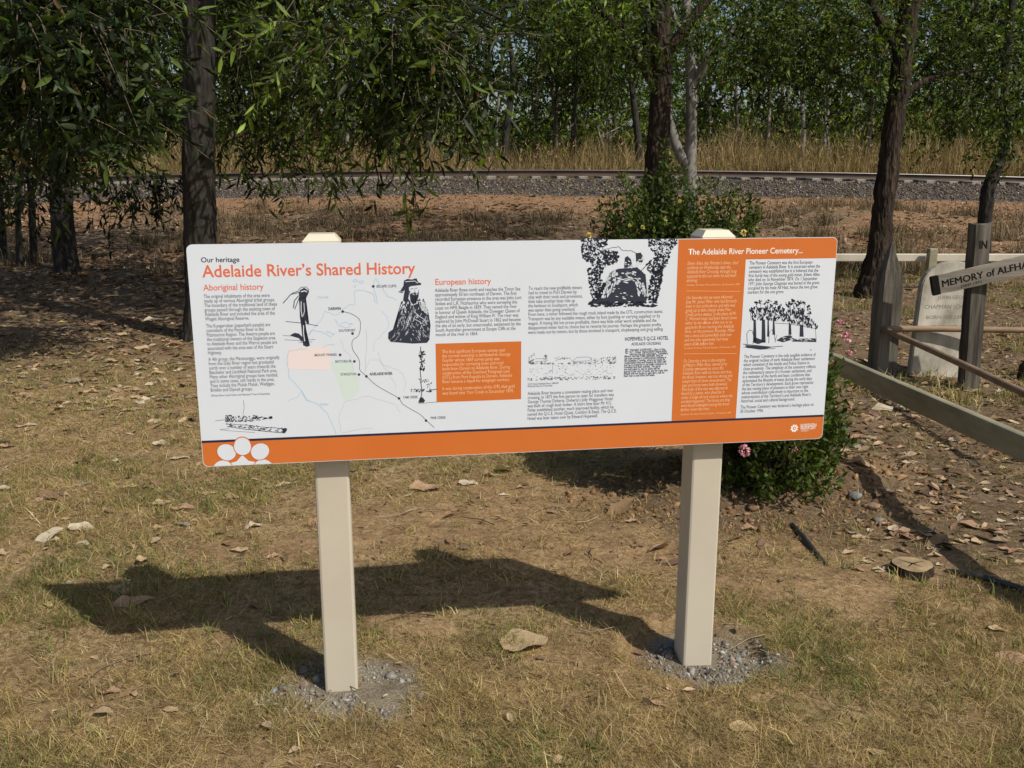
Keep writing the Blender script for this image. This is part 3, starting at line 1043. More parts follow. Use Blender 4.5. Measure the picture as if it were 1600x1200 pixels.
# slender tree with a small tent under it
tre = line(C1, wig([(1208, 575), (1212, 640), (1206, 700), (1212, 780), (1208, 850)], 2, 4, 21), .0022)
for P_, n_, s_ in (([(1200, 600), (1228, 600), (1230, 700), (1204, 690)], 60, 5), ([(1200, 735), (1245, 735), (1245, 752), (1200, 752)], 18, 3.5), ([(1160, 785), (1262, 785), (1262, 800), (1160, 800)], 46, 3.5), ([(1240, 760), (1262, 745), (1262, 790), (1240, 780)], 14, 3)):
    tre += blots(C1, P_, n_, s_)
tre += pol(C1, [(1195, 852), (1204, 828), (1216, 824), (1230, 842), (1222, 852)]) + line(C1, [(1198, 856), (1290, 848)], .001) + line(C1, [(1250, 790), (1290, 785)], .002)
poly_obj('tree_drawing', tre, E3, M['ink'])

# fallen log
log = line(C1, [(180, 948), (240, 940)], .001) + line(C1, [(205, 990), (250, 985)], .0008) + line(C1, [(322, 845), (326, 880), (320, 915)], .0009) + line(C1, [(420, 938), (468, 928)], .0022)
log += blots(C1, [(230, 920), (265, 920), (270, 952), (232, 952)], 60, 4) + blots(C1, [(265, 925), (380, 920), (440, 930), (430, 940), (330, 952), (270, 950)], 110, 2.8, 2.2, 0)
log += line(C1, [(240, 962), (340, 968), (430, 978), (540, 985)], .0012) + line(C1, [(240, 975), (330, 988), (430, 998), (530, 1006)], .0016) + blots(C1, [(235, 955), (400, 970), (540, 982), (540, 1006), (420, 998), (245, 980)], 90, 2.4, 3.2, .09)
log += pol(C1, [(518, 985), (532, 980), (540, 992), (532, 1005), (518, 1004)], [(450, 925), (466, 922), (468, 934), (454, 938)]) + line(C1, [(205, 992), (300, 1000), (380, 1004)], .0008)
poly_obj('log_drawing', log, E3, M['ink'])

# wagon in the forest: masses of leaf blots, white highlights
wag = blots(C2, [(915, 45), (1075, 45), (1070, 80), (1040, 120), (1030, 165), (1060, 210), (1030, 260), (1000, 220), (960, 185), (920, 165)], 430, 7)
wag += blots(C2, [(1310, 50), (1475, 50), (1470, 80), (1440, 110), (1420, 190), (1370, 260), (1310, 250), (1290, 200), (1350, 150), (1310, 90)], 430, 7)
wag += blots(C2, [(1035, 115), (1120, 120), (1138, 160), (1110, 200), (1050, 205)], 150, 8) + blots(C2, [(950, 215), (1000, 225), (1040, 280), (1060, 330), (1040, 400), (980, 410), (960, 300)], 260, 8)
wag += blots(C2, [(1320, 250), (1390, 210), (1385, 300), (1350, 420), (1300, 400)], 230, 9) + pol(C2, [(1085, 245), (1130, 225), (1240, 215), (1290, 260), (1300, 390), (1290, 425), (960, 430), (1020, 390), (1060, 300)])
wag += blots(C2, [(960, 420), (1350, 415), (1355, 445), (960, 445)], 120, 7, 2.2, 0) + pol(C2, [(1170, 160), (1185, 150), (1205, 170), (1215, 215), (1165, 220)], [(1232, 135), (1262, 130), (1280, 160), (1270, 190), (1235, 185)])
wag += line(C2, wig([(1050, 115), (1110, 100), (1135, 97), (1160, 120), (1200, 118), (1240, 135)], 3, 4, 31), .0014) + line(C2, [(1200, 300), (1330, 170)], .002)
poly_obj('wagon_drawing', wag, E3, M['ink'])
wh = []
for P_, n_, s_, as_, an_ in (([(1065, 250), (1110, 235), (1120, 300), (1075, 380), (1030, 405), (1050, 340)], 52, 6, 2.6, 1.9), ([(1210, 280), (1270, 300), (1300, 380), (1240, 390), (1235, 320)], 30, 6, 2.6, 1.1),
                        ([(1110, 250), (1230, 240), (1250, 290), (1120, 320)], 42, 5, 3.2, .05), ([(1160, 180), (1290, 150), (1260, 215), (1180, 225)], 22, 7, 1.5, .3), ([(930, 50), (1060, 50), (1020, 180), (950, 150)], 44, 5, 1.4, 1), ([(1330, 60), (1460, 60), (1380, 200)], 44, 5, 1.4, 1),
                        ([(1100, 330), (1220, 330), (1240, 420), (1080, 420)], 14, 3.5, 3, .1), ([(960, 250), (1040, 300), (1030, 400), (980, 400)], 26, 4, 1.6, 1), ([(1300, 260), (1370, 260), (1340, 400), (1300, 380)], 24, 4, 1.6, 2)):
    wh += blots(C2, P_, n_, s_, as_, an_)
poly_obj('wagon_drawing', wh, E4, M['panel'])

# hotel among trees, a faint wash
hot = []
for P_, n_, s_, as_, an_ in (([(605, 745), (640, 715), (640, 780), (608, 782)], 40, 4, 1, 1), ([(690, 730), (715, 730), (712, 780), (700, 782)], 26, 4, 1, 1), ([(965, 745), (1116, 740), (1116, 778), (965, 775)], 90, 3.5, 1, 1),
                        ([(605, 776), (1116, 770), (1116, 779), (605, 785)], 70, 2.6, 3, 0), ([(600, 862), (1110, 850), (1110, 868), (600, 878)], 130, 3.2, 2, .3), ([(605, 790), (1110, 785), (1110, 850), (605, 860)], 130, 1.5, 3.5, 0), ([(750, 742), (850, 740), (850, 755), (755, 760)], 22, 3, 1, 1)):
    hot += blots(C2, P_, n_, s_, as_, an_)
hot += line(C2, [(645, 752), (700, 750), (700, 765), (645, 768)], .001) + line(C2, [(862, 765), (890, 742), (960, 740), (968, 762), (862, 767)], .0011) + line(C2, [(870, 768), (870, 780)], .002) + line(C2, [(905, 768), (905, 780)], .002) + line(C2, [(940, 768), (940, 780)], .002)
hot += line(C2, [(760, 765), (800, 748), (850, 748), (858, 765)], .0009) + line(C2, [(746, 770), (746, 838)], .0008) + line(C2, [(995, 765), (996, 800)], .0008) + line(C2, [(680, 768), (680, 784)], .003)
poly_obj('hotel_drawing', hot, E3, M['midink'])

# grove over old graves
gro = blots(C3, [(425, 450), (560, 445), (700, 470), (770, 520), (782, 552), (700, 545), (640, 522), (560, 510), (440, 512)], 330, 5, 2.2, 1.5)
gro += blots(C3, [(440, 420), (500, 400), (590, 420), (600, 450), (520, 450), (440, 455)], 42, 5) + blots(C3, [(610, 420), (700, 405), (745, 450), (750, 490), (640, 470)], 60, 6)
for x, y in ((462, 420), (483, 415), (520, 415), (560, 420), (640, 425), (655, 408), (690, 420), (712, 418), (733, 440), (700, 462), (740, 470), (628, 440), (585, 440), (545, 440), (470, 450), (430, 465)):
    gro += blots(C3, [(x - 7, y - 7), (x + 7, y - 7), (x + 7, y + 7), (x - 7, y + 7)], 4, 7) + line(C3, [(x, y), (x + 2, y + 50)], .0009)
for x0, x1, y0, y1 in ((446, 458, 510, 630), (490, 506, 510, 632), (520, 526, 510, 600), (632, 642, 520, 590), (690, 706, 530, 600), (548, 556, 515, 590)):
    gro += pol(C3, [(x0, y0), (x1, y0), (x1 + 3, y1), (x0 - 3, y1)])
gro += line(C3, [(412, 640), (410, 585), (424, 565), (440, 570), (446, 600), (442, 640)], .0016) + line(C3, [(525, 635), (528, 580), (542, 562), (556, 585), (560, 630)], .0016) + line(C3, [(390, 640), (540, 655), (600, 650)], .0018) + line(C3, [(392, 655), (480, 668), (560, 662)], .0014)
gro += pol(C3, [(565, 620), (600, 598), (640, 592), (660, 612), (600, 630)], [(640, 612), (770, 608), (776, 628), (650, 626)], [(446, 600), (470, 610), (510, 625), (470, 640), (446, 632)], [(400, 645), (545, 655), (500, 668), (410, 660)])
gro += line(C3, [(560, 528), (630, 532), (770, 556), (775, 620)], .0012) + line(C3, [(570, 590), (560, 620)], .001) + line(C3, [(745, 665), (748, 675)], .0016)
poly_obj('cemetery_drawing', gro, E3, M['ink'])
poly_obj('cemetery_drawing', blots(C3, [(430, 455), (770, 520), (770, 545), (430, 500)], 90, 3, 2.4, 1.5) + blots(C3, [(580, 600), (760, 612), (760, 624), (590, 622)], 26, 2.5, 3.5, 0), E4, M['panel'])

# ---- emblem of rounded petals, cut off by the board's lower edge, and the small logo
def petal(cx, cy, r0, r1, ang, mp=None):
    out = []
    for i in range(20):
        a = 2 * math.pi * i / 20
        rr = 1 + .16 * math.cos(a)
        u, v = r0 * rr * math.cos(a), r1 * math.sin(a) * (1 + .12 * math.cos(a))
        out.append((cx + u * math.cos(ang) - v * math.sin(ang), cy + u * math.sin(ang) + v * math.cos(ang)))
    return out


def clip_low(pl, t=.0012):
    return [(s, max(v, t)) for s, v in pl]


ec = C1(319, 1160)
pts, ring = [], []
for (x, y), ang in zip(((318, 1080), (244, 1106), (400, 1102), (226, 1182), (416, 1176)), (90, 150, 32, 188, -8)):
    s, t = C1(x, y)
    ring.append(clip_low(petal(s, t, .0290, .0262, R(ang))))
    pts.append(clip_low(petal(s, t, .0262, .0234, R(ang))))
star = []
for i in range(10):
    a = R(18 + 36 * i)
    r = .028 if i % 2 else .046
    star.append((ec[0] + r * math.cos(a), max(ec[1] - .010 + r * .8 * math.sin(a), .0012)))
poly_obj('emblem_star', [star], E2 + .00003, M['panel'])
for k, (r1, p1) in enumerate(zip(ring[::-1], pts[::-1])):
    poly_obj('emblem_outline', [r1], E2 + .00006 + .00006 * k, M['orange'])
    poly_obj('emblem_petal', [p1], E2 + .00009 + .00006 * k, M['panel'])
lc = C3(657, 1085)
lp = []
for i in range(8):
    a = i * math.pi / 4 + .3
    lp.append(petal(lc[0] + .0082 * math.cos(a), lc[1] + .0082 * math.sin(a), .0042, .0032, a))
lp.append(petal(lc[0], lc[1], .0026, .0026, 0))
poly_obj('logo', lp, E3, M['white_text'])
lettering('logo_lettering', [(['NORTHERN', 'TERRITORY'], (688, 1079), (687, 1093), 772, 8.2, .008, 0, C3), (['GOVERNMENT'], (690, 1103), (690, 1103), 730, 3.2, 0, 0, C3)], M['white_text'])

# ================================================================== FENCE, GRAVES AND SMALL THINGS
fence = empty('rail_fence', (1.13, 12.5, 0), 'low beige rail fence turning a corner round the graves beside the sign', 'fence')
FC = Vector((1.13, 12.5, .45))
near_end = Vector((2.30, 2.55, .46))


def rail_between(a, b, w, h, mat='fence'):
    d = b - a
    bm = bmesh.new()
    rot = d.to_track_quat('X', 'Z').to_matrix()
    c = (a + b) / 2
    box_bm(bm, c.x, c.y, c.z, d.length, w, h, rot, bev=.012)
    return bm_mesh('rail', bm, M[mat])


def cap_mesh_at(name, me, parent, lab=None):
    o = link(name, me, parent)
    if lab:
        o['label'] = lab
    return o


cap_mesh_at('rail', rail_between(FC + Vector((0, .04, 0)), Vector((9.3, 12.62, .44)), .05, .105, 'fence_lit'), fence)
cap_mesh_at('rail', rail_between(FC + Vector((0.0, -.03, 0)), near_end, .05, .115), fence)
for x, y in ((1.13, 12.5), (1.13 + 2.05 * .47, 12.5 - 9.95 * .47), (2.28, 2.72), (at(1450, 480, Y=12.4).x, 12.44), (9.2, 12.6)):
    bm = bmesh.new()
    box_bm(bm, x, y, .27, .11, .11, .62 if y > 12.3 else .5, bev=.01)
    cap_mesh_at('post', bm_mesh('post', bm, M['fence']), fence)

def timber(name, base, top, w, d, rotz, point=0.0, seed=1, label='', cat='', splits=6, mat=None):
    """weathered timber standing from base to top, slightly uneven, pointed if asked"""
    r = random.Random(seed)
    bm = bmesh.new()
    base, top = Vector(base), Vector(top)
    rings = []
    n = 10
    for i in range(n + 1):
        f = i / n
        c = base.lerp(top, f)
        if point and i == n:
            c = top + Vector((0.0, 0, 0))
        ring = []
        for sx, sy in ((-1, -1), (0, -1), (1, -1), (1, 0), (1, 1), (0, 1), (-1, 1), (-1, 0)):
            k = 1.0
            if point and f > 1 - point:
                k = max(0.08, (1 - f) / point)
            v = Vector((sx * w / 2 * k + r.uniform(-.003, .003), sy * d / 2 * (k if point else 1) + (r.uniform(-.003, .003) if point or sy > -1 else 0), 0))
            v.rotate(Matrix.Rotation(rotz, 3, 'Z'))
            zz = r.uniform(-.012, .012) if (i == n and not point) else 0
            ring.append(bm.verts.new(c + v + Vector((0, 0, zz))))
        rings.append(ring)
    for a, b in zip(rings[:-1], rings[1:]):
        for j in range(8):
            bm.faces.new((a[j], a[(j + 1) % 8], b[(j + 1) % 8], b[j]))
    bm.faces.new(rings[-1])
    bm.faces.new(list(reversed(rings[0])))
    me = bm_mesh(name, bm, mat or M['wood'])
    return me


pp = at(1377, 585)
t_ = at(1394, 377, Y=pp.y)
o = link('grave_post', timber('grave_post', (pp.x, pp.y, -.1), t_, .185, .12, R(18), .24, 3))
tag(o, 'thick pointed grey timber grave post where the two brown pipes meet', 'grave post')
PPX = pp

cr = at(1513, 607)
ct = at(1531, 349, Y=cr.y)
cross = empty('wooden_cross', (cr.x, cr.y, 0), 'leaning weathered timber grave cross with blackened lettering on its crossbar', 'grave cross')
link('upright', timber('upright', (cr.x, cr.y, -.1), ct, .128, .085, R(14), 0, 5), cross)
cl = at(1456, 447, Y=cr.y - .065)
crr = at(1640, 405, Y=cr.y - .10)
d = crr - cl
bm = bmesh.new()
L = d.length
rot = d.to_track_quat('X', 'Z').to_matrix()
c = (cl + crr) / 2
r = random.Random(8)
n = 14
rings = []
for i in range(n + 1):
    f = i / n
    hh = .068 * (1 if 0 < i < n else .93)
    ring = []
    for sy, sz in ((-1, -1), (1, -1), (1, 1), (-1, 1)):
        v = Vector(((f - .5) * L + (r.uniform(-.006, .006) if i in (0, n) else 0), sy * .017, sz * hh + r.uniform(-.004, .004)))
        v.rotate(rot)
        ring.append(bm.verts.new(c + v))
    rings.append(ring)
for a, b in zip(rings[:-1], rings[1:]):
    for j in range(4):
        bm.faces.new((a[j], a[(j + 1) % 4], b[(j + 1) % 4], b[j]))
bm.faces.new(rings[-1])
bm.faces.new(list(reversed(rings[0])))
bmesh.ops.recalc_face_normals(bm, faces=bm.faces)
link('crossbar', bm_mesh('crossbar', bm, M['wood_h']), cross)


def carved(name, txt, origin, xdir, up, width, height, mat, parent, bold=.02, shear=0, off=0.003, deep=.004):
    V, Tt = text_arr(txt, bold, shear, 2)
    kx = width / V[:, 0].max()
    xdir, up = Vector(xdir).normalized(), Vector(up).normalized()
    nrm = xdir.cross(up).normalized()
    P, T3 = [], []
    for i, (sx_, sz_) in enumerate(((0, 0), (deep, 0), (deep * .5, deep * .6))):
        T3.append(Tt + len(P))
        P += [origin + xdir * float(v[0] * kx + sx_) + up * float(v[1] * height / .72 + sz_) + nrm * (off + .0002 * i) for v in V]
    Tt = np.concatenate(T3)
    return link(name, arr_mesh(name, np.array([list(p) for p in P]), Tt, mat), parent)


ex = d.normalized()
ez = Vector((0, 0, 1)) - ex * ex.z
ez.normalize()
ey = ex.cross(ez)
front = cl + ey * .017
carved('lettering', 'MEMORY of ALFHATT', front + ex * .06 - ez * .022, ex, ez, L * .84, .050, M['carve'], cross, .0, 0, .0006)
carved('lettering', 'DIED 1971', front + ex * .19 - ez * .055, ex, ez, .15, .018, M['carve'], cross, .0, .15, .0006, .001)
# darker left end of the crossbar
bm = bmesh.new()
cc = cl + ex * .022 + ey * .004
box_bm(bm, cc.x, cc.y, cc.z, .05, .038, .138, rot)
link('dark_end', bm_mesh('dark_end', bm, M['carve']), cross)
up = (ct - Vector((cr.x, cr.y, 0))).normalized()
fx = Vector((math.cos(R(14)), math.sin(R(14)), 0))
fy = Vector((math.sin(R(14)), -math.cos(R(14)), 0))
q = Vector((cr.x, cr.y, 0)).lerp(ct, .855)
carved('lettering', 'IN', q - fx * .034 + fy * .0425, fx, up, .070, .058, M['carve'], cross, .010, 0, .0008)

# headstone
hs_c = at(1474, 589) + Vector((.04, .08, 0))
hs = empty('headstone', (hs_c.x, hs_c.y, 0), 'pale round-topped headstone standing behind the timber cross', 'headstone')
W2, Hh, Dp = .258, .905, .07
out = [(-W2 * 1.16, -.08), (W2 * 1.0, -.08)]
for i in range(17):
    a = math.pi * i / 16
    out.append((W2 * math.cos(a), Hh - W2 * .82 + W2 * .82 * math.sin(a)))
bm = bmesh.new()
vs = [bm.verts.new((x, -Dp / 2, z)) for x, z in out]
f = bm.faces.new(vs)
ext = bmesh.ops.extrude_face_region(bm, geom=[f])
bmesh.ops.translate(bm, vec=(0, Dp, 0), verts=[v for v in ext['geom'] if isinstance(v, bmesh.types.BMVert)])
bmesh.ops.recalc_face_normals(bm, faces=bm.faces)
bmesh.ops.bevel(bm, geom=[e for e in bm.edges if len(e.link_faces) == 2 and e.calc_face_angle(0) > 1.2], offset=.008, segments=2, affect='EDGES')
bmesh.ops.triangulate(bm, faces=[f for f in bm.faces if len(f.verts) > 4])
hs.rotation_euler = (R(-2), 0, R(3))
o = link('slab', bm_mesh('slab', bm, M['headstone']), hs, (0, 0, 0))
for i, (t, x, z, w, h) in enumerate((('IN LOVING MEMORY', -.17, .71, .34, .026), ('JOHN GEORGE', -.12, .61, .27, .030), ('CHAPMAN (CHAPPY)', -.225, .535, .43, .033), ('BORN FEB 23RD', -.205, .455, .33, .028), ('ST. POWER, KY', -.165, .38, .30, .026))):
    if i == 0:
        continue
    V, Tt = text_arr(t, 0, 0, 2)
    P = np.stack([x + V[:, 0] * w / V[:, 0].max(), np.full(len(V), -Dp / 2 - .0003), z + V[:, 1] * h / .72], -1)
    link('lettering', arr_mesh('lettering', P, Tt, M['engrave']), hs, (0, 0, 0))


def tube_thing(name, pts, mat, label, cat, seg=10, parent=None, smooth_=True):
    P = smooth_path(pts, 6)
    V, Tt, Qq = tube_arrays(P[:, :3], P[:, 3], seg)
    me = arr_mesh(name, V, [Tt, Qq] if len(Tt) else [Qq], mat, None, smooth_)
    return tag(link(name, me, parent), label, cat)


a0 = Vector((PPX.x - .05, PPX.y - .085, .385))
b0 = at(1640, 518, Y=7.02)
tube_thing('grave_pipe', [(a0.x, a0.y, a0.z, .024), ((a0.x + b0.x) / 2, a0.y - .02, .385, .024), (b0.x + .4, b0.y, b0.z, .024)], M['pipe'], 'brown pipe running sideways across the foot of the headstone', 'pipe rail')
tube_thing('grave_pipe', [(a0.x, a0.y - .01, a0.z - .002, .023), (a0.x - .02, a0.y - 1.1, .385, .023), (a0.x - .06, a0.y - 2.6, .38, .023)], M['pipe'], 'brown pipe coming forward from the pointed post to the right edge', 'pipe rail')
e = at(1597, 592)
tag(link('peg', timber('peg', (e.x, e.y, -.05), (e.x + .01, e.y, .17), .055, .055, R(20), .3, 12, mat=M['bark_rough'])), 'short dark timber peg at the right edge under the brown pipe', 'peg')

# cut stump
s = at(1424, 895)
stump = empty('tree_stump', (s.x, s.y, float(ground_z(s.x, s.y))), 'low freshly cut tree stump beside the fence shadow', 'stump')
acc = Acc()
ang = np.linspace(0, 2 * np.pi, 24, endpoint=False)
rr = .082 * (1 + .07 * np.sin(3 * ang + 1) + rng.normal(0, .012, 24))
V = [[r_ * math.cos(a) * k, r_ * math.sin(a) * k * .95, z] for z, k in ((-.05, 1.15), (.00, 1.05), (.032, 1.0), (.037, .95)) for a, r_ in zip(ang, rr)]
Qs = [(i * 24 + j, i * 24 + (j + 1) % 24, (i + 1) * 24 + (j + 1) % 24, (i + 1) * 24 + j) for i in range(3) for j in range(24)]
link('stump_bark', arr_mesh('stump_bark', V, [np.array(Qs)], M['bark_rough'], None, True), stump, (0, 0, 0))
bm = bmesh.new()
V = [bm.verts.new((r_ * .962 * math.cos(a), r_ * .962 * .95 * math.sin(a), .0372 + .002 * math.sin(2 * a))) for a, r_ in zip(ang, rr)]
V2 = [bm.verts.new((r_ * .5 * math.cos(a), r_ * .5 * math.sin(a), .0395)) for a, r_ in zip(ang, rr)]
cv = bm.verts.new((0, 0, .039))
for j in range(24):
    bm.faces.new((V[j], V[(j + 1) % 24], V2[(j + 1) % 24], V2[j]))
    bm.faces.new((V2[j], V2[(j + 1) % 24], cv))
link('cut_face', bm_mesh('cut_face', bm, M['stumptop']), stump, (0, 0, 0))
for a, L in ((.4, .07), (2.3, .075), (4.0, .06), (5.4, .05)):
    bm = bmesh.new()
    vs = [bm.verts.new(v) for v in ((0.004 * math.cos(a + 1.57), .004 * math.sin(a + 1.57), .0405), (L * math.cos(a), L * math.sin(a) * .95, .0395), (-0.004 * math.cos(a + 1.57), -.004 * math.sin(a + 1.57), .0405))]
    bm.faces.new(vs)
    link('crack', bm_mesh('crack', bm, M['carve']), stump, (0, 0, 0))

def on(px, py, dz=0.0):
    p = at(px, py)
    p.z = float(ground_z(p.x, p.y)) + dz
    return p


h1, h2, h3 = on(1238, 822, .005), on(1262, 850, .012), on(1292, 884, -.004)
tube_thing('irrigation_hose', [(*h1, .011), (*h2, .011), (*h3, .011)], M['hose'], 'short black hose sticking out of the soil by the bush', 'hose')
h1, h2, h3, h4 = on(1478, 893, .0), on(1520, 905, .02), on(1570, 918, .02), on(1640, 938, .012)
tube_thing('irrigation_hose', [(*h1, .013), (*h2, .013), (*h3, .013), (*h4, .013)], M['hose'], 'black hose lying in the fence shadow right of the stump', 'hose')

for px, py, size, colr, lab in ((1336, 788, .085, (.26, .26, .24), 'smooth grey rock beside the foot of the bush'), (1364, 800, .080, (.34, .22, .15), 'reddish flat rock next to the smooth grey rock'),
                                (1372, 816, .060, (.25, .22, .18), 'small brown-grey rock in front of the reddish one'), (428, 1077, .030, (.30, .31, .33), 'grey chip of stone left of the left footing'),
                                (611, 1056, .042, (.30, .27, .24), 'brownish stone lying alone right of the left post'), (1277, 778, .10, (.24, .135, .07), 'large red soil clod under the right side of the bush'),
                                (1176, 800, .07, (.25, .145, .08), 'red soil clod just right of the right post'), (1292, 1, 0, 0, '')):
    if not size:
        continue
    p = on(px, py, size * .12)
    acc = Acc()
    V, F = rock_shape(int(px), .45)
    bm = bmesh.new()
    vv = [bm.verts.new(v * size * .5) for v in V]
    for f in F:
        bm.faces.new([vv[i] for i in f])
    bmesh.ops.subdivide_edges(bm, edges=bm.edges, cuts=1, use_grid_fill=True, smooth=.6)
    bm.verts.ensure_lookup_table()
    V = np.array([v.co[:] for v in bm.verts])
    T_ = np.array([[v.index for v in f.verts] for f in bm.faces])
    bm.free()
    me = arr_mesh('rock', V, T_, M['clod'] if 'clod' in lab else M['stone'], np.tile(colr, (len(V), 1)), True)
    tag(link('soil_clod' if 'clod' in lab else 'rock', me, None, tuple(p)), lab, 'soil clod' if 'clod' in lab else 'rock')

# ------------------------------------------------------------------ gravel round the footings, clods, chips
acc = Acc()
for k, ((fx, fy), n, rx, ry, dx, dy) in enumerate(((FOOT[0], 1150, .27, .20, .0, -.07), (FOOT[1], 1300, .23, .15, .06, -.03))):
    a = rng.uniform(0, 2 * np.pi, n)
    rr = np.sqrt(rng.random(n))
    x = fx + dx + rx * rr * np.cos(a) * rng.uniform(.8, 1.15, n)
    y = fy + dy + ry * rr * np.sin(a) * rng.uniform(.8, 1.15, n)
    keep = ~((abs(x - fx) < .06) & (abs(y - fy) < .06)) & (vnoise(x, y, .07, 40 + k) > .28)
    x, y = x[keep], y[keep]
    n = len(x)
    sz = (rng.gamma(2.2, .0036, n) + .0035) * np.where(rng.random(n) < .06, 1.8, .9)
    scatter_rocks(acc, np.stack([x, y, ground_z(x, y) + sz * .05], -1), sz, rnd_col(n, [(.26, .235, .195), (.33, .31, .265), (.44, .42, .37), (.19, .16, .13), (.34, .26, .20), (.28, .27, .255)], .2))
tag(link('footing_gravel', acc.mesh('footing_gravel', M['stone'])), kind='stuff')
acc = Acc()
n = 2400
a = rng.uniform(0, 2 * np.pi, n)
rr = np.sqrt(rng.random(n))
x = 1.25 + 1.0 * rr * np.cos(a)
y = 4.45 + .55 * rr * np.sin(a)
sz = rng.gamma(1.3, .0095, n) + .004
scatter_rocks(acc, np.stack([x, y, ground_z(x, y) + sz * .03], -1), sz, rnd_col(n, [(.30, .18, .09), (.22, .13, .066), (.36, .225, .115)], .15), (1, .8, .7))
n = 3000
x, y = rng.uniform(-2.5, 3.2, n), rng.uniform(2.2, 5.6, n)
keep = rng.random(n) < .25 + .75 * bare_mask(x, y)
x, y = x[keep], y[keep]
n = len(x)
sz = rng.gamma(2.0, .0022, n) + .002
scatter_rocks(acc, np.stack([x, y, ground_z(x, y) + sz * .2], -1), sz, rnd_col(n, [(.26, .16, .085), (.20, .125, .07), (.32, .22, .12)], .2))
tag(link('soil_crumbs', acc.mesh('soil_crumbs', M['clod'])), kind='stuff')

# ------------------------------------------------------------------ fallen leaves
def big_leaf(seed, lobes=0.0):
    """broad curled dry leaf, length 1, lying flat"""
    r = random.Random(seed)
    nl, nw = 7, 4
    V, F = [], []
    bend, cup, tw = r.uniform(-.35, .5), r.uniform(.1, .55), r.uniform(-.5, .5)
    for i in range(nl + 1):
        t = i / nl
        w = .33 * math.sin(math.pi * min(1, .06 + t * .94)) ** .7 * (1.15 - .35 * t)
        w *= 1 + lobes * math.sin(i * 2.4 + seed)
        for j in range(nw + 1):
            s = (j / nw - .5) * 2
            x = t - .5
            y = s * w + .05 * math.sin(t * 5 + seed)
            z = .05 * math.sin(t * 9 + s * 3 + seed) * abs(s) + cup * (s * w) ** 2 * 2.2 + bend * (x * x) * .9 + tw * x * s * w + r.uniform(-.018, .018) * (1 if abs(s) > .9 else .5) - (.02 if abs(s) < .1 else 0)
            V.append((x, y, z))
    for i in range(nl):
        for j in range(nw):
            a = i * (nw + 1) + j
            F.append((a, a + 1, a + nw + 2, a + nw + 1))
    V = np.array(V)
    V[:, 1] *= r.uniform(.75, 1.15)
    V[:, 2] -= np.percentile(V[:, 2], 12)
    return V, np.array(F)


LEAFM = {}
LCOL = {'tan': (.60, .44, .26), 'pale': (.68, .58, .42), 'pink': (.52, .34, .22), 'brown': (.28, .18, .10), 'yellow': (.70, .58, .22), 'grey': (.40, .34, .26)}


def leaf_mesh(kind, seed):
    if (kind, seed) not in LEAFM:
        V, F = big_leaf(seed, .12 if seed % 2 else .03)
        LEAFM[kind, seed] = arr_mesh('dry_leaf', V, F, M['dry_leaf'], rnd_col(len(V), [LCOL[kind]], .06), True)
    return LEAFM[kind, seed]


G_LEAF = 'large dry leaves fallen on the ground'


def drop_leaf(px, py, wpx, kind, label, seed=None, rz=None, tilt=.12, lift=.004):
    p = on(px, py, lift)
    dist = p.y * math.cos(TH) + EYE * math.sin(TH)
    o = bpy.data.objects.new('fallen_leaf', leaf_mesh(kind, seed if seed is not None else random.randrange(8)))
    COL.objects.link(o)
    s_ = wpx / FPX * dist
    o.location = p
    o.scale = (s_, s_ * random.uniform(.8, 1.1), s_ * random.uniform(.6, 1.15))
    o.rotation_euler = (random.uniform(-tilt, tilt), random.uniform(-tilt, tilt), rz if rz is not None else random.uniform(-.7, .7) + (math.pi if random.random() < .5 else 0))
    if wpx > 70:
        o.scale = (s_ * 1.02, s_ * 1.35, s_ * .75)
    return tag(o, label, 'leaf', G_LEAF)


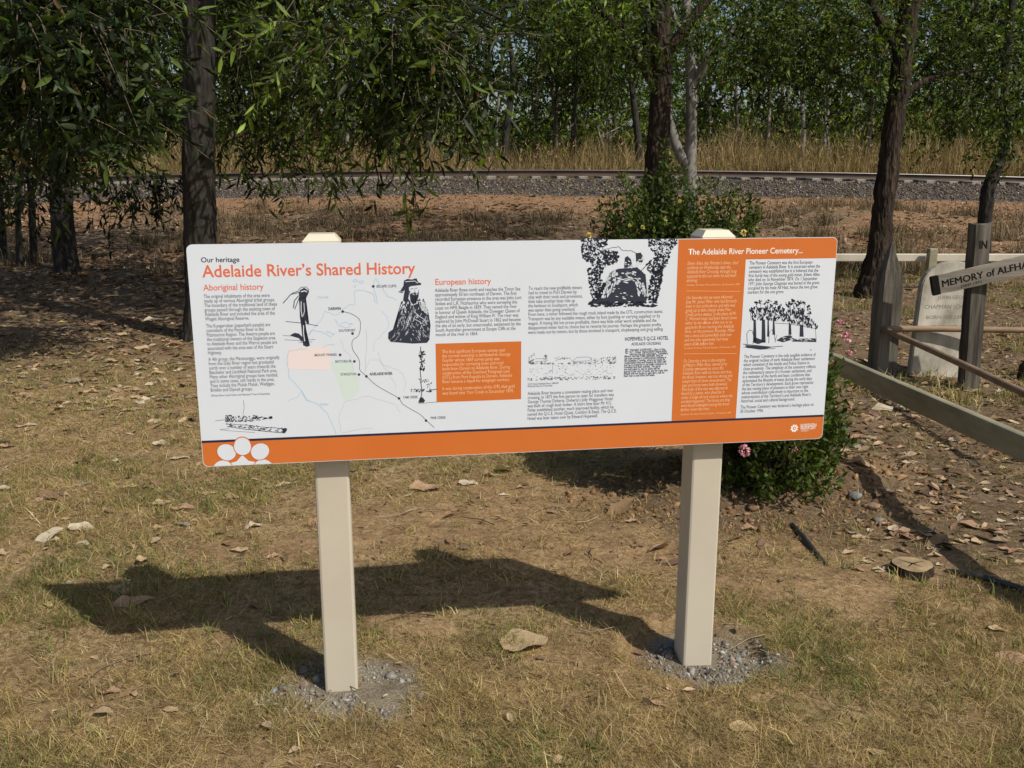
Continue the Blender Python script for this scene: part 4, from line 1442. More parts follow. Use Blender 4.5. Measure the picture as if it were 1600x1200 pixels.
for row in (
    (820, 1008, 74, 'tan', 'big crumpled tan leaf lying in the open grass between the two posts', 6, .35, .12, .012),
    (208, 944, 66, 'pink', 'largest leaf inside the sign shadow, left part', 3, .3), (185, 925, 44, 'pink', 'leaf just above the largest one in the sign shadow', 5, 2.8), (202, 915, 30, 'grey', 'smallest leaf of the three in the sign shadow', 2, .8),
    (78, 843, 46, 'pale', 'curled pale leaf at far left above the sign shadow', 4, .3, .5, .02), (130, 828, 44, 'pale', 'nearly white wavy leaf at the far left next to a curled one', 6, .2, .3), (170, 888, 22, 'tan', 'small tan leaf just above the tip of the sign shadow', 1, 1.1),
    (224, 880, 24, 'tan', 'folded upright tan leaf at the upper edge of the sign shadow', 7, 1.4, .9, .02), (10, 763, 30, 'pale', 'pale leaf cut by the left edge of the photo', 2, .4), (80, 776, 52, 'brown', 'brown curled leaf left above the pale wavy leaf', 3, 2.9, .3), (98, 772, 26, 'pale', 'pale leaf end beside the brown curled leaf', 0, 2.6),
    (204, 732, 28, 'pink', 'three-cornered pinkish leaf left of the emblem', 5, 1.7), (140, 724, 24, 'tan', 'tan leaf standing on edge left of the emblem', 6, 1.2, .9, .015), (122, 722, 18, 'pink', 'small pinkish leaf far left of the emblem', 1), (182, 720, 17, 'pale', 'small pale leaf between two tan ones left of the emblem', 2), (281, 717, 30, 'pale', 'slim pale leaf nearest to the emblem corner', 4, .15),
    (447, 757, 34, 'pale', 'pale leaf between emblem and left post', 0, .5), (255, 788, 32, 'tan', 'tan curled leaf in the grass below the board corner', 3, .3), (286, 796, 38, 'pink', 'pinkish flat leaf below the board corner', 5, .1), (327, 772, 22, 'tan', 'small thin leaf right below the board corner', 4, .1),
    (787, 738, 38, 'pale', 'white curled leaf just under the middle of the board', 6, 2.7, .5, .02), (764, 744, 30, 'pink', 'pinkish leaf touching the white curled one under the board', 1, .2), (732, 757, 32, 'pale', 'slim pale leaf under the middle of the board', 4, -.2), (664, 764, 50, 'pink', 'wide brownish leaf right of the left post, under the board', 3, .15, .3), (680, 768, 26, 'tan', 'small leaf on top of the wide brownish leaf', 7, .4, .3, .03),
    (550, 736, 20, 'brown', 'dark leaf close to the left post under the board', 2), (788, 773, 16, 'pale', 'small pale leaf below the white curled one', 0, .3), (812, 762, 16, 'tan', 'small tan leaf near the edge of the bush shadow', 1),
    (972, 802, 54, 'brown', 'big dark curled leaf at the lower edge of the bush shadow', 3, .5, .6, .03), (987, 818, 22, 'pink', 'small reddish leaf in front of the dark curled one', 5, .2), (1172, 828, 28, 'pink', 'small reddish leaf on the dug soil right of the post', 1, .1), (1146, 842, 34, 'brown', 'thin brown leaf right of the right post on bare soil', 4, .1, .4),
    (1045, 1083, 15, 'tan', 'narrow upright tan leaf in front of the right footing', 2, 1.5), (1160, 1142, 42, 'tan', 'folded tan leaf low in front of the right post', 6, .1, .2), (1172, 1095, 32, 'pink', 'dull red leaf at the front edge of the right footing', 0, 2.2), (1030, 1104, 30, 'pink', 'reddish leaf piece left of the narrow upright leaf', 3, 2.6),
    (172, 1083, 34, 'pink', 'single pinkish leaf in the grass at lower left', 5, .1), (210, 1084, 18, 'tan', 'small tan leaf right of the pinkish one at lower left', 1), (882, 1192, 36, 'tan', 'tan leaf cut by the bottom edge of the photo', 2, .1), (1580, 1029, 60, 'pink', 'long flat brown leaf at the right edge over the grass', 4, -.2), (1560, 984, 30, 'tan', 'tan leaf above the long brown leaf at the right edge', 0, -.1),
    (1373, 1180, 34, 'tan', 'tan leaf at the bottom right in the grass', 4, -.4), (1448, 1042, 24, 'pink', 'pinkish leaf in the green grass at lower right', 1), (1288, 1048, 14, 'tan', 'small leaf in the grass right of the right footing', 2), (1108, 955, 0, '', ''),
    (1396, 833, 20, 'pale', 'white curled leaf chip above the stump', 6, 1.2, .8, .02), (1414, 834, 34, 'pink', 'pink-brown leaf just above the stump', 5, .1), (1526, 826, 52, 'pink', 'pinkish leaf inside the leaf litter right of the stump', 3, -.7), (1555, 832, 36, 'brown', 'brown curled leaf further right of the stump', 2, -.5, .4), (1544, 768, 22, 'pale', 'pale leaf under the near fence rail', 0, .6),
    (1342, 748, 40, 'pink', 'pinkish leaf right of the bush in the leaf litter', 1, -.3), (1316, 718, 24, 'pale', 'pale narrow leaf touching the bush', 4, -.2), (1350, 652, 26, 'pink', 'pinkish leaf under the left end of the near fence rail', 5, .2), (1430, 708, 26, 'tan', 'tan leaf below the near fence rail', 6), (1380, 640, 34, 'pale', 'pale crumpled leaf under the near fence rail', 7, .1, .3),
    (1430, 652, 24, 'pink', 'pink leaf beneath the near rail left of the cross', 1, .8), (1565, 655, 40, 'brown', 'brown leaf in front of the cross', 3, .2), (1480, 620, 40, 'pink', 'brown leaf at the foot of the headstone', 5, .6, .4),
    (40, 665, 34, 'pale', 'pinkish pale leaf at the left edge of the lawn', 5, .2), (118, 598, 36, 'grey', 'grey-brown leaf at left where shade meets lawn', 2, -.4), (144, 612, 26, 'tan', 'tan leaf right of the grey-brown leaf', 0, .3), (216, 586, 20, 'pale', 'bright pale leaf near the left side of the board', 6, 1.2, .5), (246, 584, 26, 'tan', 'tan leaf right of the bright pale leaf', 1, .2),
    (96, 501, 15, 'yellow', 'bright yellow leaf in the litter at the left', 0, .2), (178, 624, 24, 'tan', 'flat tan leaf left of the board', 4, .1), (202, 642, 26, 'tan', 'broad tan leaf left of the board', 5, -.3), (228, 622, 18, 'pale', 'narrow pale leaf close to the board', 7, 1.1, .6), (252, 624, 26, 'grey', 'brown-grey leaf close to the board', 3, 2.8), (236, 660, 15, 'tan', 'small upright tan leaf left of the board', 2, 1.2, .9),
    (108, 672, 20, 'brown', 'small brown leaf on the left lawn', 1, .4), (252, 694, 26, 'pale', 'pale leaf left of the lower board corner', 6, .2), (10, 698, 30, 'pink', 'pinkish leaf at the very left edge of the lawn', 3, .3), (296, 667, 14, 'tan', 'little leaf touching the left edge of the board', 0), (14, 561, 24, 'pale', 'pale yellowish leaf by the left edge under the shade', 2, .9, .5), (110, 554, 16, 'yellow', 'greenish yellow leaf at the left under the shade', 1, .4),
    (168, 532, 30, 'tan', 'tan leaf on the edge of the tree shadow', 5, .2), (240, 500, 30, 'pale', 'pale leaf in the sunlit strip before the large trunk', 3, .3), (262, 578, 0, '', '')):
    if row[2]:
        drop_leaf(*row)

# many smaller ones, alike
alike = {'lawn': 'small curled dry leaf scattered on the open lawn around the posts', 'shade': 'small dry leaf in the litter left of the board under the trees', 'right': 'small dry leaf in the litter between the bush, stump and fence'}
for zone, n, box in (('lawn', 34, (0, 560, 740, 1190)), ('shade', 120, (0, 288, 425, 640)), ('right', 110, (1320, 1600, 600, 900))):
    k = 0
    while k < n:
        px, py = random.uniform(*box[:2]), random.uniform(*box[2:])
        if zone == 'lawn' and random.random() < (py - 740) / 500:
            continue
        k += 1
        o = drop_leaf(px, py, random.uniform(12, 24) * (.75 if zone == 'shade' and py < 520 else 1) * (1.25 if zone == 'lawn' else 1), random.choice(['tan', 'pink', 'pale', 'brown', 'tan', 'grey']), alike[zone])
        o['group'] = 'small dry leaves, ' + zone

# ------------------------------------------------------------------ leaf litter, twigs, grass: stuff
def litter(name, x, y, size, cols, lift=.004, mat='dry_leaf'):
    n = len(x)
    base = np.stack([x, y, ground_z(x, y) + lift + rng.random(n) * .01], -1)
    a = rng.uniform(0, 2 * np.pi, n)
    d = np.stack([np.cos(a), np.sin(a), rng.normal(0.02, .22, n)], -1)
    d = unit(d)
    side = unit(np.cross(d, np.stack([rng.normal(0, .35, n), rng.normal(0, .35, n), np.ones(n)], -1)))
    nor = np.cross(side, d)
    L, Wd = size[:, None], (size * rng.uniform(.28, .5, n))[:, None]
    cup = rng.uniform(-.1, .45, (n, 1))
    V = np.empty((n, 7, 3))
    for i, (t, s, h) in enumerate(((0, 0, 0), (.35, -.5, 1), (.35, 0, 0), (.35, .5, 1), (.72, -.35, .8), (.72, .35, .8), (1, 0, .2))):
        V[:, i] = base + d * L * (t - .5) + side * Wd * s * rng.uniform(.75, 1.2, (n, 1)) + nor * (Wd * h * cup)
    F = np.array([(0, 2, 1), (0, 3, 2), (1, 2, 4), (2, 3, 5), (2, 5, 4), (4, 5, 6)])
    T_ = (np.arange(n)[:, None, None] * 7 + F[None]).reshape(-1, 3)
    acc.add(V.reshape(-1, 3), T_, None, np.repeat(rnd_col(n, cols, .22), 7, 0))


LC = [(.38, .26, .15), (.34, .20, .115), (.20, .13, .08), (.46, .34, .21), (.36, .22, .14), (.25, .17, .11), (.12, .085, .055), (.50, .38, .25), (.30, .18, .10)]
acc = Acc()
n = 21000
x, y = rng.uniform(.8, 8, n), rng.uniform(3.0, 13, n)
keep = (rng.random(n) < litter_mask(x, y) * (1 - .3 * sstep(7, 12, y)) * (.3 + .9 * vnoise(x, y, .28, 52))) & ~((y < 3.6) & (x < 2.2))
x, y = x[keep], y[keep]
litter('l', x, y, rng.gamma(4, .0115, len(x)) + .012, LC)
n = 30000
x, y = rng.uniform(-11, 1.5, n), rng.uniform(5.0, 17, n)
keep = rng.random(n) < np.maximum(litter_mask(x, y), .16 * sstep(5, 7, y)) * (.35 + .65 * vnoise(x, y, .5, 50))
x, y = x[keep], y[keep]
litter('l', x, y, rng.gamma(4, .014, len(x)) + .02, LC)
n = 26000
x, y = rng.uniform(-15, 15, n), rng.uniform(13, 23.6, n)
keep = rng.random(n) < (.25 + .75 * vnoise(x, y, 1.1, 51)) * (1 - .5 * sstep(21.5, 23, y))
x, y = x[keep], y[keep]
litter('l', x, y, rng.gamma(4, .022, len(x)) + .03, LC + [(.40, .25, .14), (.33, .18, .09)])
n = 9000
x, y = rng.uniform(-7, 1.2, n), rng.uniform(3.6, 9.5, n)
keep = rng.random(n) < (.10 + .9 * sstep(4.2, 7.5, y)) * (.25 + .75 * vnoise(x, y, .45, 53)) * .75
x, y = x[keep], y[keep]
litter('l', x, y, rng.gamma(4, .011, len(x)) + .012, LC)
n = 1300
x, y = rng.uniform(-2.6, 3, n), rng.uniform(2.1, 5.5, n)
litter('l', x, y, rng.gamma(3, .006, n) + .008, LC)
tag(link('leaf_litter', acc.mesh('leaf_litter', M['dry_leaf'])), kind='stuff')

# twigs and straw
acc = Acc()
n = 1500
x, y = rng.uniform(-1.5, 4.5, n), rng.uniform(2.6, 7.5, n)
keep = rng.random(n) < .12 + .8 * litter_mask(x, y) + .4 * bare_mask(x, y)
x, y = x[keep], y[keep]
for xx, yy in zip(x, y):
    a, L = rng.uniform(0, 6.28), rng.gamma(3, .028) + .03
    p = np.array([xx, yy])
    pts = []
    for t in np.linspace(0, 1, 4):
        q_ = p + L * t * np.array([np.cos(a + t * .6), np.sin(a + t * .6)])
        pts.append([q_[0], q_[1], 0.0])
    pts = np.array(pts)
    pts[:, 2] = ground_z(pts[:, 0], pts[:, 1]) + .006 + rng.random(4) * .012
    V, T_, Q_ = tube_arrays(pts, np.linspace(.0022, .001, 4) * rng.uniform(.6, 1.5), 3, cap=False)
    acc.add(V, None, Q_, rnd_col(1, [(.30, .22, .13), (.16, .11, .07), (.42, .34, .22)])[0])
tag(link('fallen_twigs', acc.mesh('fallen_twigs', M['dry_leaf'])), kind='stuff')


def grass(acc, x, y, L, w, lean, cols, zoff=0.0, seg2=False, z=None):
    n = len(x)
    if z is None:
        z = ground_z(x, y)
    a = rng.uniform(0, 2 * np.pi, n)
    h = np.stack([np.cos(a), np.sin(a), np.zeros(n)], -1)
    up = np.array([0, 0, 1.0])
    sl_, cl_ = np.sin(lean)[:, None], np.cos(lean)[:, None]
    b = rng.uniform(0, np.pi, n)
    sd = np.stack([np.cos(b), np.sin(b), np.zeros(n)], -1)
    base = np.stack([x, y, z + zoff], -1)
    L, w = L[:, None], w[:, None]
    mid = base + (h * sl_ * .8 + up * cl_) * L * .5
    tip = base + (h * np.minimum(sl_ * 1.25, 1.1) + up * cl_ * .8) * L
    C = rnd_col(n, cols, .2)
    if seg2:
        V = np.stack([base - sd * w / 2, base + sd * w / 2, mid - sd * w * .42, mid + sd * w * .42, tip], 1)
        F = np.array([(0, 1, 3), (0, 3, 2), (2, 3, 4)])
    else:
        V = np.stack([base - sd * w / 2, base + sd * w / 2, tip], 1)
        F = np.array([(0, 1, 2)])
    k = V.shape[1]
    acc.add(V.reshape(-1, 3), (np.arange(n)[:, None, None] * k + F[None]).reshape(-1, 3), None, np.repeat(C, k, 0))


STRAW = [(.54, .40, .18), (.42, .30, .13), (.68, .55, .30), (.34, .22, .09), (.46, .35, .14), (.16, .11, .05), (.40, .33, .12)]
GREEN = [(.20, .23, .06), (.29, .30, .09), (.14, .18, .05)]


def frustum_pts(n, y0, y1, power=1.0):
    y = y0 + (y1 - y0) * rng.random(n) ** power
    hw = .84 * (y + .4)
    return rng.uniform(-1, 1, n) * hw, y


acc = Acc()
for n, y0, y1, w, Lm in ((390000, 1.9, 3.4, .0023, .033), (265000, 3.4, 5.4, .0033, .037), (150000, 5.4, 9.5, .0048, .045)):
    x, y = frustum_pts(n, y0, y1)
    cl_ = vnoise(x, y, .10, 60) * .6 + vnoise(x, y, .028, 61) * .6
    dens = np.clip(cl_ * 1.25 - .12, 0, 1) * (1 - .88 * bare_mask(x, y)) * (1 - .85 * litter_mask(x, y)) * (1 - dust_mask(x, y))
    dens = dens * (.25 + 1.1 * sstep(.25, .6, vnoise(x, y, .38, 62)))
    keep = rng.random(n) < dens
    x, y = x[keep], y[keep]
    n = len(x)
    gm = np.clip((vnoise(x, y, .45, 63) - .42) * 2.0 + .35 * sstep(1.0, 1.9, x) * (1 - sstep(3.2, 4, y)) + .15 * (1 - sstep(-1.9, -.9, x)), 0, .75)
    g = rng.random(n) < gm * .42
    for m_, cols in ((~g, STRAW), (g, GREEN)):
        k = int(m_.sum())
        grass(acc, x[m_], y[m_], rng.gamma(5, Lm / 5, k) + .006, np.full(k, w) * rng.uniform(.6, 1.3, k), np.clip(rng.normal(1.02 if cols is STRAW else .8, .32, k), 0, 1.5), cols, .001, cols is GREEN)
# upright tufts of greener and paler grass
tx, ty = [], []
n = 4400
x, y = frustum_pts(n, 1.95, 7.5)
pref = .22 * (1 - .8 * bare_mask(x, y)) + .7 * sstep(.9, 1.7, x) * (1 - sstep(3.3, 3.9, y)) + .25 * (1 - sstep(-1.2, -.4, x)) + .12 * (vnoise(x, y, .5, 64) > .6)
keep = (rng.random(n) < pref) & (dust_mask(x, y) < .2)
for xx, yy in zip(x[keep], y[keep]):
    k = int(rng.integers(8, 26))
    px_, py_ = xx + rng.normal(0, .022, k), yy + rng.normal(0, .022, k)
    gr = rng.random() < .5
    grass(acc, px_, py_, rng.gamma(5, .0085, k) + .01, rng.uniform(.0020, .0042, k), np.abs(rng.normal(.75, .4, k)), GREEN + STRAW[:1] if gr else STRAW + GREEN[1:2], 0, True)
tag(link('lawn_grass', acc.mesh('lawn_grass', M['blade'])), kind='stuff')

# dry clumps on the bank and the tall grass behind the track
acc = Acc()
n = 620
x, y = rng.uniform(-14, 15, n), rng.uniform(13.5, 22.6, n)
for xx, yy in zip(x, y):
    if vnoise(xx, yy, 1.6, 70) < .42:
        continue
    k = int(rng.integers(40, 110))
    s_ = rng.uniform(.10, .28)
    grass(acc, xx + rng.normal(0, s_, k), yy + rng.normal(0, s_ * .6, k), rng.gamma(5, .05, k) + .05, rng.uniform(.006, .014, k), np.abs(rng.normal(.6, .4, k)), [(.30, .22, .13), (.20, .15, .10), (.36, .28, .17), (.12, .09, .06), (.09, .075, .05)], 0, True)
# weeds inside the burial plot
n = 1100
x, y = rng.uniform(2.0, 9.5, n), rng.uniform(6.2, 14.5, n)
for xx, yy in zip(x, y):
    if vnoise(xx, yy, .9, 71) < .5 - .12 * (xx > 4.2):
        continue
    k = int(rng.integers(10, 30))
    grass(acc, xx + rng.normal(0, .07, k), yy + rng.normal(0, .07, k), rng.gamma(5, .018, k) + .02, rng.uniform(.004, .008, k), np.abs(rng.normal(.6, .4, k)), GREEN + STRAW[:3], 0, True)
tag(link('dry_weeds', acc.mesh('dry_weeds', M['blade'])), kind='stuff')

acc = Acc()
n = 60000
y = 28.9 + 8.5 * rng.random(n) ** 1.6
x = rng.uniform(-.86, .86, n) * y
vis = vnoise(x, y * 1.5, 1.1, 72)
hgt = 1.35 * (1.05 + .9 * vnoise(x, y * 3, 2.2, 73) + .5 * sstep(3, 9, x)) * (.55 + .5 * vis) * rng.uniform(.55, 1.1, n) * (.75 + .4 * sstep(29, 31, y))
keep = rng.random(n) < .25 + .9 * vis
x, y, hgt = x[keep], y[keep], hgt[keep]
n = len(x)
grass(acc, x, y, hgt, rng.uniform(.012, .030, n), np.abs(rng.normal(.16, .14, n)), [(.40, .29, .135), (.32, .22, .10), (.47, .36, .19), (.24, .17, .08), (.26, .22, .08), (.36, .24, .12)], -.05, True, np.interp(y, PY, PZ) + crest(x) * (1 - sstep(40, 90, y)))
# seed heads
n2 = 9000
i = rng.integers(0, n, n2)
zz = np.interp(y[i], PY, PZ) + crest(x[i])
b_ = np.stack([x[i] + rng.normal(0, .1, n2), y[i], zz + hgt[i] * rng.uniform(.75, 1.0, n2)], -1)
V, T_, C_ = leaf_arrays(b_, rng.normal(0, .5, (n2, 3)) + np.array([0, 0, .7]), rng.uniform(.10, .25, n2), rng.uniform(.02, .035, n2), rnd_col(n2, [(.44, .31, .17), (.36, .24, .12)]), .2, 0, False)
acc.add(V, T_, None, C_)
tag(link('tall_dry_grass', acc.mesh('tall_dry_grass', M['blade'])), kind='stuff')

# ================================================================== TREES
def trunk_part(root, paths, mat, seg=12, rough=.10, name='trunk', ridge=0.0):
    """each path (x,y,z,r) list in world coordinates: first is the trunk, the others are limbs of their own"""
    for i, p in enumerate(paths):
        P = smooth_path(p, 7 if i == 0 else 5)
        if rough:
            w = .25 * P[:, 3] * rough * 4
            P[:, 0] += rng.normal(0, 1, len(P)) * w * .3
        if ridge and i == 0:
            tt = np.linspace(0, len(P) - 1, 150)
            P = np.stack([np.interp(tt, np.arange(len(P)), P[:, c]) for c in range(4)], 1)
            V, T_, Q_ = tube_arrays(P[:, :3], P[:, 3], 44, 0)
            ax = np.repeat(P[:, :3], 44, 0)
            rad = V[:150 * 44] - ax
            u = unit(rad)
            n_ = vnoise(u[:, 0] * 6 + ax[:, 2] * 1.1, u[:, 1] * 6 + ax[:, 2] * .8, .55, 90) * .6 + vnoise(u[:, 0] * 6 + ax[:, 2] * 4, u[:, 1] * 6 - ax[:, 2] * 3, .45, 91) * .4
            V[:150 * 44] = ax + rad * (1 + ridge * (np.abs(n_ - .5) * 2 - .35))[:, None]
        else:
            V, T_, Q_ = tube_arrays(P[:, :3], P[:, 3], seg if i == 0 else max(6, seg - 4), rough)
        link(name if i == 0 else 'limb', arr_mesh(name, V, [T_, Q_], mat, None, True), root)


def twig_sprays(cen, rad, n_twigs, leaves_per, tw_len, leaf_len, leaf_w, cols, droop=.5, rich=True, out_from=None, fol=None, twigs=True):
    """leafy twigs through an ellipsoid: returns leaf bases, directions, lengths, colours and fills fol with twig tubes"""
    u = unit(rng.normal(0, 1, (n_twigs, 3))) * (rng.random((n_twigs, 1)) ** .42)
    start = np.asarray(cen) + u * np.asarray(rad)
    d0 = unit(u * .6 + rng.normal(0, .45, (n_twigs, 3)) + np.array([0, -.1, .15 - droop]))
    t = ((np.arange(leaves_per) + .5)[None, :, None] / leaves_per) ** .55
    tl = (tw_len * rng.uniform(.6, 1.3, n_twigs))[:, None, None]
    pos = start[:, None] + d0[:, None] * tl * t + np.array([0, 0, -1.0]) * droop * tl * .7 * t ** 2
    tang = unit(d0[:, None] + np.array([0, 0, -1.4]) * droop * t)
    dirs = unit(tang * .6 + rng.normal(0, .72, (n_twigs, leaves_per, 3)) + np.array([0, 0, -.55 * droop]))
    m = n_twigs * leaves_per
    shade = np.repeat(np.clip(rng.normal(1, .34, n_twigs), .35, 2.2), leaves_per)[:, None]
    C_ = rnd_col(m, cols, .14) * shade
    return pos.reshape(-1, 3), dirs.reshape(-1, 3), leaf_len * rng.uniform(.6, 1.25, m), leaf_w * rng.uniform(.7, 1.2, m), np.clip(C_, .004, .9), start, d0, tl[:, 0, 0]


def canopy(root, blobs, cols, leaf_len, leaf_w, rich, mat, droop, tw_len=.5, per=9, singles=0, twig_mat=None):
    acc_, tw = Acc(), Acc()
    ALL = []
    for cen, rad, nt_ in blobs:
        bf = float(np.clip(rng.normal(.95, .40), .35, 1.9))
        b_, d_, L_, W_, C_, st, d0, tl = twig_sprays(cen, rad, nt_, per, tw_len, leaf_len, leaf_w, cols, droop)
        C_ = np.clip(C_ * bf, .004, .9)
        dry = rng.random(len(C_)) < .018
        C_[dry] = (.26, .17, .08)
        ALL.append((b_, d_, L_, W_, C_))
        if twig_mat:
            for k in range(0, nt_, 2):
                t = np.linspace(0, 1, 4)[:, None]
                P = st[k] + d0[k] * tl[k] * t + np.array([0, 0, -1.0]) * droop * tl[k] * .7 * t ** 2
                V, _, Q_ = tube_arrays(P, np.linspace(.005, .002, 4), 3, cap=False)
                tw.add(V, None, Q_)
    b_, d_, L_, W_, C_ = [np.concatenate([a[i] for a in ALL]) for i in range(5)]
    if singles:
        # the leaves that show largest stay single parts
        zc = b_[:, 1] * math.cos(TH) - (b_[:, 2] - EYE) * math.sin(TH)
        px = FPX * b_[:, 0] / zc
        py = -FPX * ((b_[:, 2] - EYE) * math.cos(TH) + b_[:, 1] * math.sin(TH)) / zc
        inside = (abs(px) < 820) & (abs(py) < 615)
        score = np.where(inside, L_ / zc, -1)
        top = np.argsort(-score)[:singles]
        cols_ = np.asarray(cols)
        for i in top:
            kk = int(rng.integers(0, 6))
            me = single_leaf(mat, cols, kk, leaf_w / leaf_len, root.name)
            o = bpy.data.objects.new('leaf', me)
            COL.objects.link(o)
            o.parent = root
            q_ = Vector(d_[i]).to_track_quat('X', 'Z')
            q_ = q_ @ Matrix.Rotation(rng.uniform(0, 6.28), 3, 'X').to_quaternion()
            o.rotation_mode = 'QUATERNION'
            o.rotation_quaternion = q_
            o.location = Vector(b_[i]) - root.location
            o.scale = (L_[i],) * 3
        rest = np.ones(len(b_), bool)
        rest[top] = False
        b_, d_, L_, W_, C_ = b_[rest], d_[rest], L_[rest], W_[rest], C_[rest]
    V, T_, CC = leaf_arrays(b_, d_, L_, W_, C_, .16, .28, rich)
    me = arr_mesh('crown', V, T_, mat, CC)
    o = link('crown', me, root)
    tag(o, kind='stuff')
    if twig_mat:
        o = link('twigs', tw.mesh('twigs', twig_mat), root)
        tag(o, kind='stuff')


_sl = {}


def single_leaf(mat, cols, kk, asp, key):
    if (key, kk) not in _sl:
        n = 6
        V, F = [], []
        for i in range(n + 1):
            t = i / n
            w = asp * .5 * math.sin(math.pi * (t ** .8)) if 0 < t < 1 else .002
            z = -.14 * t * t
            V += [(t, -w, z + .25 * w), (t, 0, z), (t, w, z + .25 * w)]
        for i in range(n):
            for j in range(2):
                a = i * 3 + j
                F.append((a, a + 1, a + 4, a + 3))
        V = np.array(V)
        _sl[key, kk] = arr_mesh('leaf', V, np.array(F), mat, np.repeat(rnd_col(1, cols, .18), len(V), 0), True)
    return _sl[key, kk]


def B(px, py, Yd, rpx, rpy, nt_, ry=None):
    """ellipsoid of foliage seen round a pixel at distance Y, radii given in pixels"""
    c = at(px, py, Y=Yd)
    k = (Yd * math.cos(TH) + .3) / FPX
    return (np.array(c[:]), np.array([rpx * k, ry if ry else (rpx + rpy) * .5 * k, rpy * k]), nt_)


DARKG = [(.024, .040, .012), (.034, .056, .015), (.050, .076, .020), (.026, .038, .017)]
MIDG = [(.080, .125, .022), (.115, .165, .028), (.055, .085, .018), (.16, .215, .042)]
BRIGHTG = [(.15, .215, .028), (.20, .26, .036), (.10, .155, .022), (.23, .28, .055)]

def V4(px, py, Yd, r_px):
    v = at(px, py, Y=Yd)
    return (v.x, v.y, v.z, r_px / FPX * Yd)


# ---- large trunk behind the board's left end
p = at(318, 530)
t1 = empty('shade_tree', (p.x, p.y, 0), 'large dark straight trunk rising behind the left end of the board', 'tree')
trunk_part(t1, [[(p.x, p.y, -.15, .26), (p.x, p.y, .10, .185), V4(316, 450, p.y, 25.5), V4(313, 370, p.y, 24.5), V4(311, 250, p.y, 24), V4(311, 120, p.y, 23.5), V4(311, 0, p.y, 23), V4(306, -150, p.y, 20), (p.x + .1, p.y, 7.5, .06)],
                [(p.x, p.y, 3.3, .09), (p.x + .7, p.y - .5, 4.0, .06), (p.x + 1.6, p.y - .9, 4.1, .04), (p.x + 2.4, p.y - 1.0, 3.4, .02)],
                [(p.x, p.y, 3.5, .08), (p.x - .8, p.y - .8, 4.2, .06), (p.x - 1.7, p.y - 1.4, 4.0, .035), (p.x - 2.3, p.y - 1.7, 3.2, .02)],
                [(p.x, p.y, 4.4, .07), (p.x + 1.0, p.y + .8, 5.2, .05), (p.x + 2.2, p.y + 1.2, 5.3, .03)]], M['bark_dark'], 18, .07, ridge=.16)
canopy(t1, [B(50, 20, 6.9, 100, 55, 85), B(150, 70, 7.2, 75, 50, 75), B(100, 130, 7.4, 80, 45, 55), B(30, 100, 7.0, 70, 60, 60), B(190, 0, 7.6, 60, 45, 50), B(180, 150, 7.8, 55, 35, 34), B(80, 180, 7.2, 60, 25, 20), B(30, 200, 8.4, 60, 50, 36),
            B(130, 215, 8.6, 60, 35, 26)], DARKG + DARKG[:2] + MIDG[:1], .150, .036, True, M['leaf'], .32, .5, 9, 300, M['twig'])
# its high crown, over the picture
hb = []
for k in range(66):
    a, rr = rng.uniform(0, 6.28), 2.7 * rng.random() ** .5
    hb.append((np.array([p.x + .5 + rr * math.cos(a) * 1.2, p.y + .9 + rr * math.sin(a) * .8, rng.uniform(3.6, 7.5)]), np.array([.8, .8, .5]), 26))
canopy(t1, hb, DARKG, .20, .06, False, M['leaf'], .4, .6, 9)

# ---- the drooping tree whose boughs hang over the middle
q = at(560, 470)
t0_ = empty('drooping_tree', (-2.0, 11.6, 0), 'tree with long lit drooping leaves hanging in front of the railway above the board', 'tree')
bx_, by_ = -2.0, 11.6
trunk_part(t0_, [[(-4.46, 12.9, -.1, .10), (-4.42, 12.9, .9, .085), (-4.28, 12.8, 2.2, .075), (-3.5, 12.2, 4.4, .07), (-2.4, 11.0, 4.6, .05)],
                 [(-3.5, 12.2, 4.3, .05), (-2.0, 10.0, 4.2, .04), (-1.2, 8.6, 3.8, .03), (-.7, 8.2, 3.0, .015)],
                 [(-3.5, 12.2, 4.3, .05), (-2.6, 10.4, 4.0, .04), (-2.2, 9.2, 3.7, .025), (-1.9, 8.9, 2.8, .012)]], M['bark_dark'], 10, .08)
canopy(t0_, [B(420, 32, 9.6, 90, 50, 75), B(520, 52, 8.4, 100, 60, 95), B(620, 52, 8.0, 90, 60, 90), B(700, 52, 8.3, 70, 60, 60), B(400, 96, 10.2, 70, 60, 57), B(490, 116, 9.6, 80, 60, 64), B(590, 116, 8.6, 75, 50, 50), B(680, 96, 8.2, 60, 45, 36),
             B(720, 146, 8.0, 40, 28, 18), B(385, 186, 10.6, 50, 40, 39), B(455, 191, 10.2, 60, 32, 36), B(545, 181, 9.2, 60, 35, 31), B(640, 181, 8.3, 45, 35, 21), B(690, 206, 8.1, 30, 20, 8), B(350, 52, 10.5, 40, 80, 50),
             B(500, 241, 9.4, 60, 14, 7), B(640, 241, 8.3, 22, 18, 5), B(370, 241, 10.6, 30, 12, 5)], DARKG[1:] + MIDG + BRIGHTG[:1], .150, .032, True, M['leaf'], .42, .5, 9, 300, M['twig'])

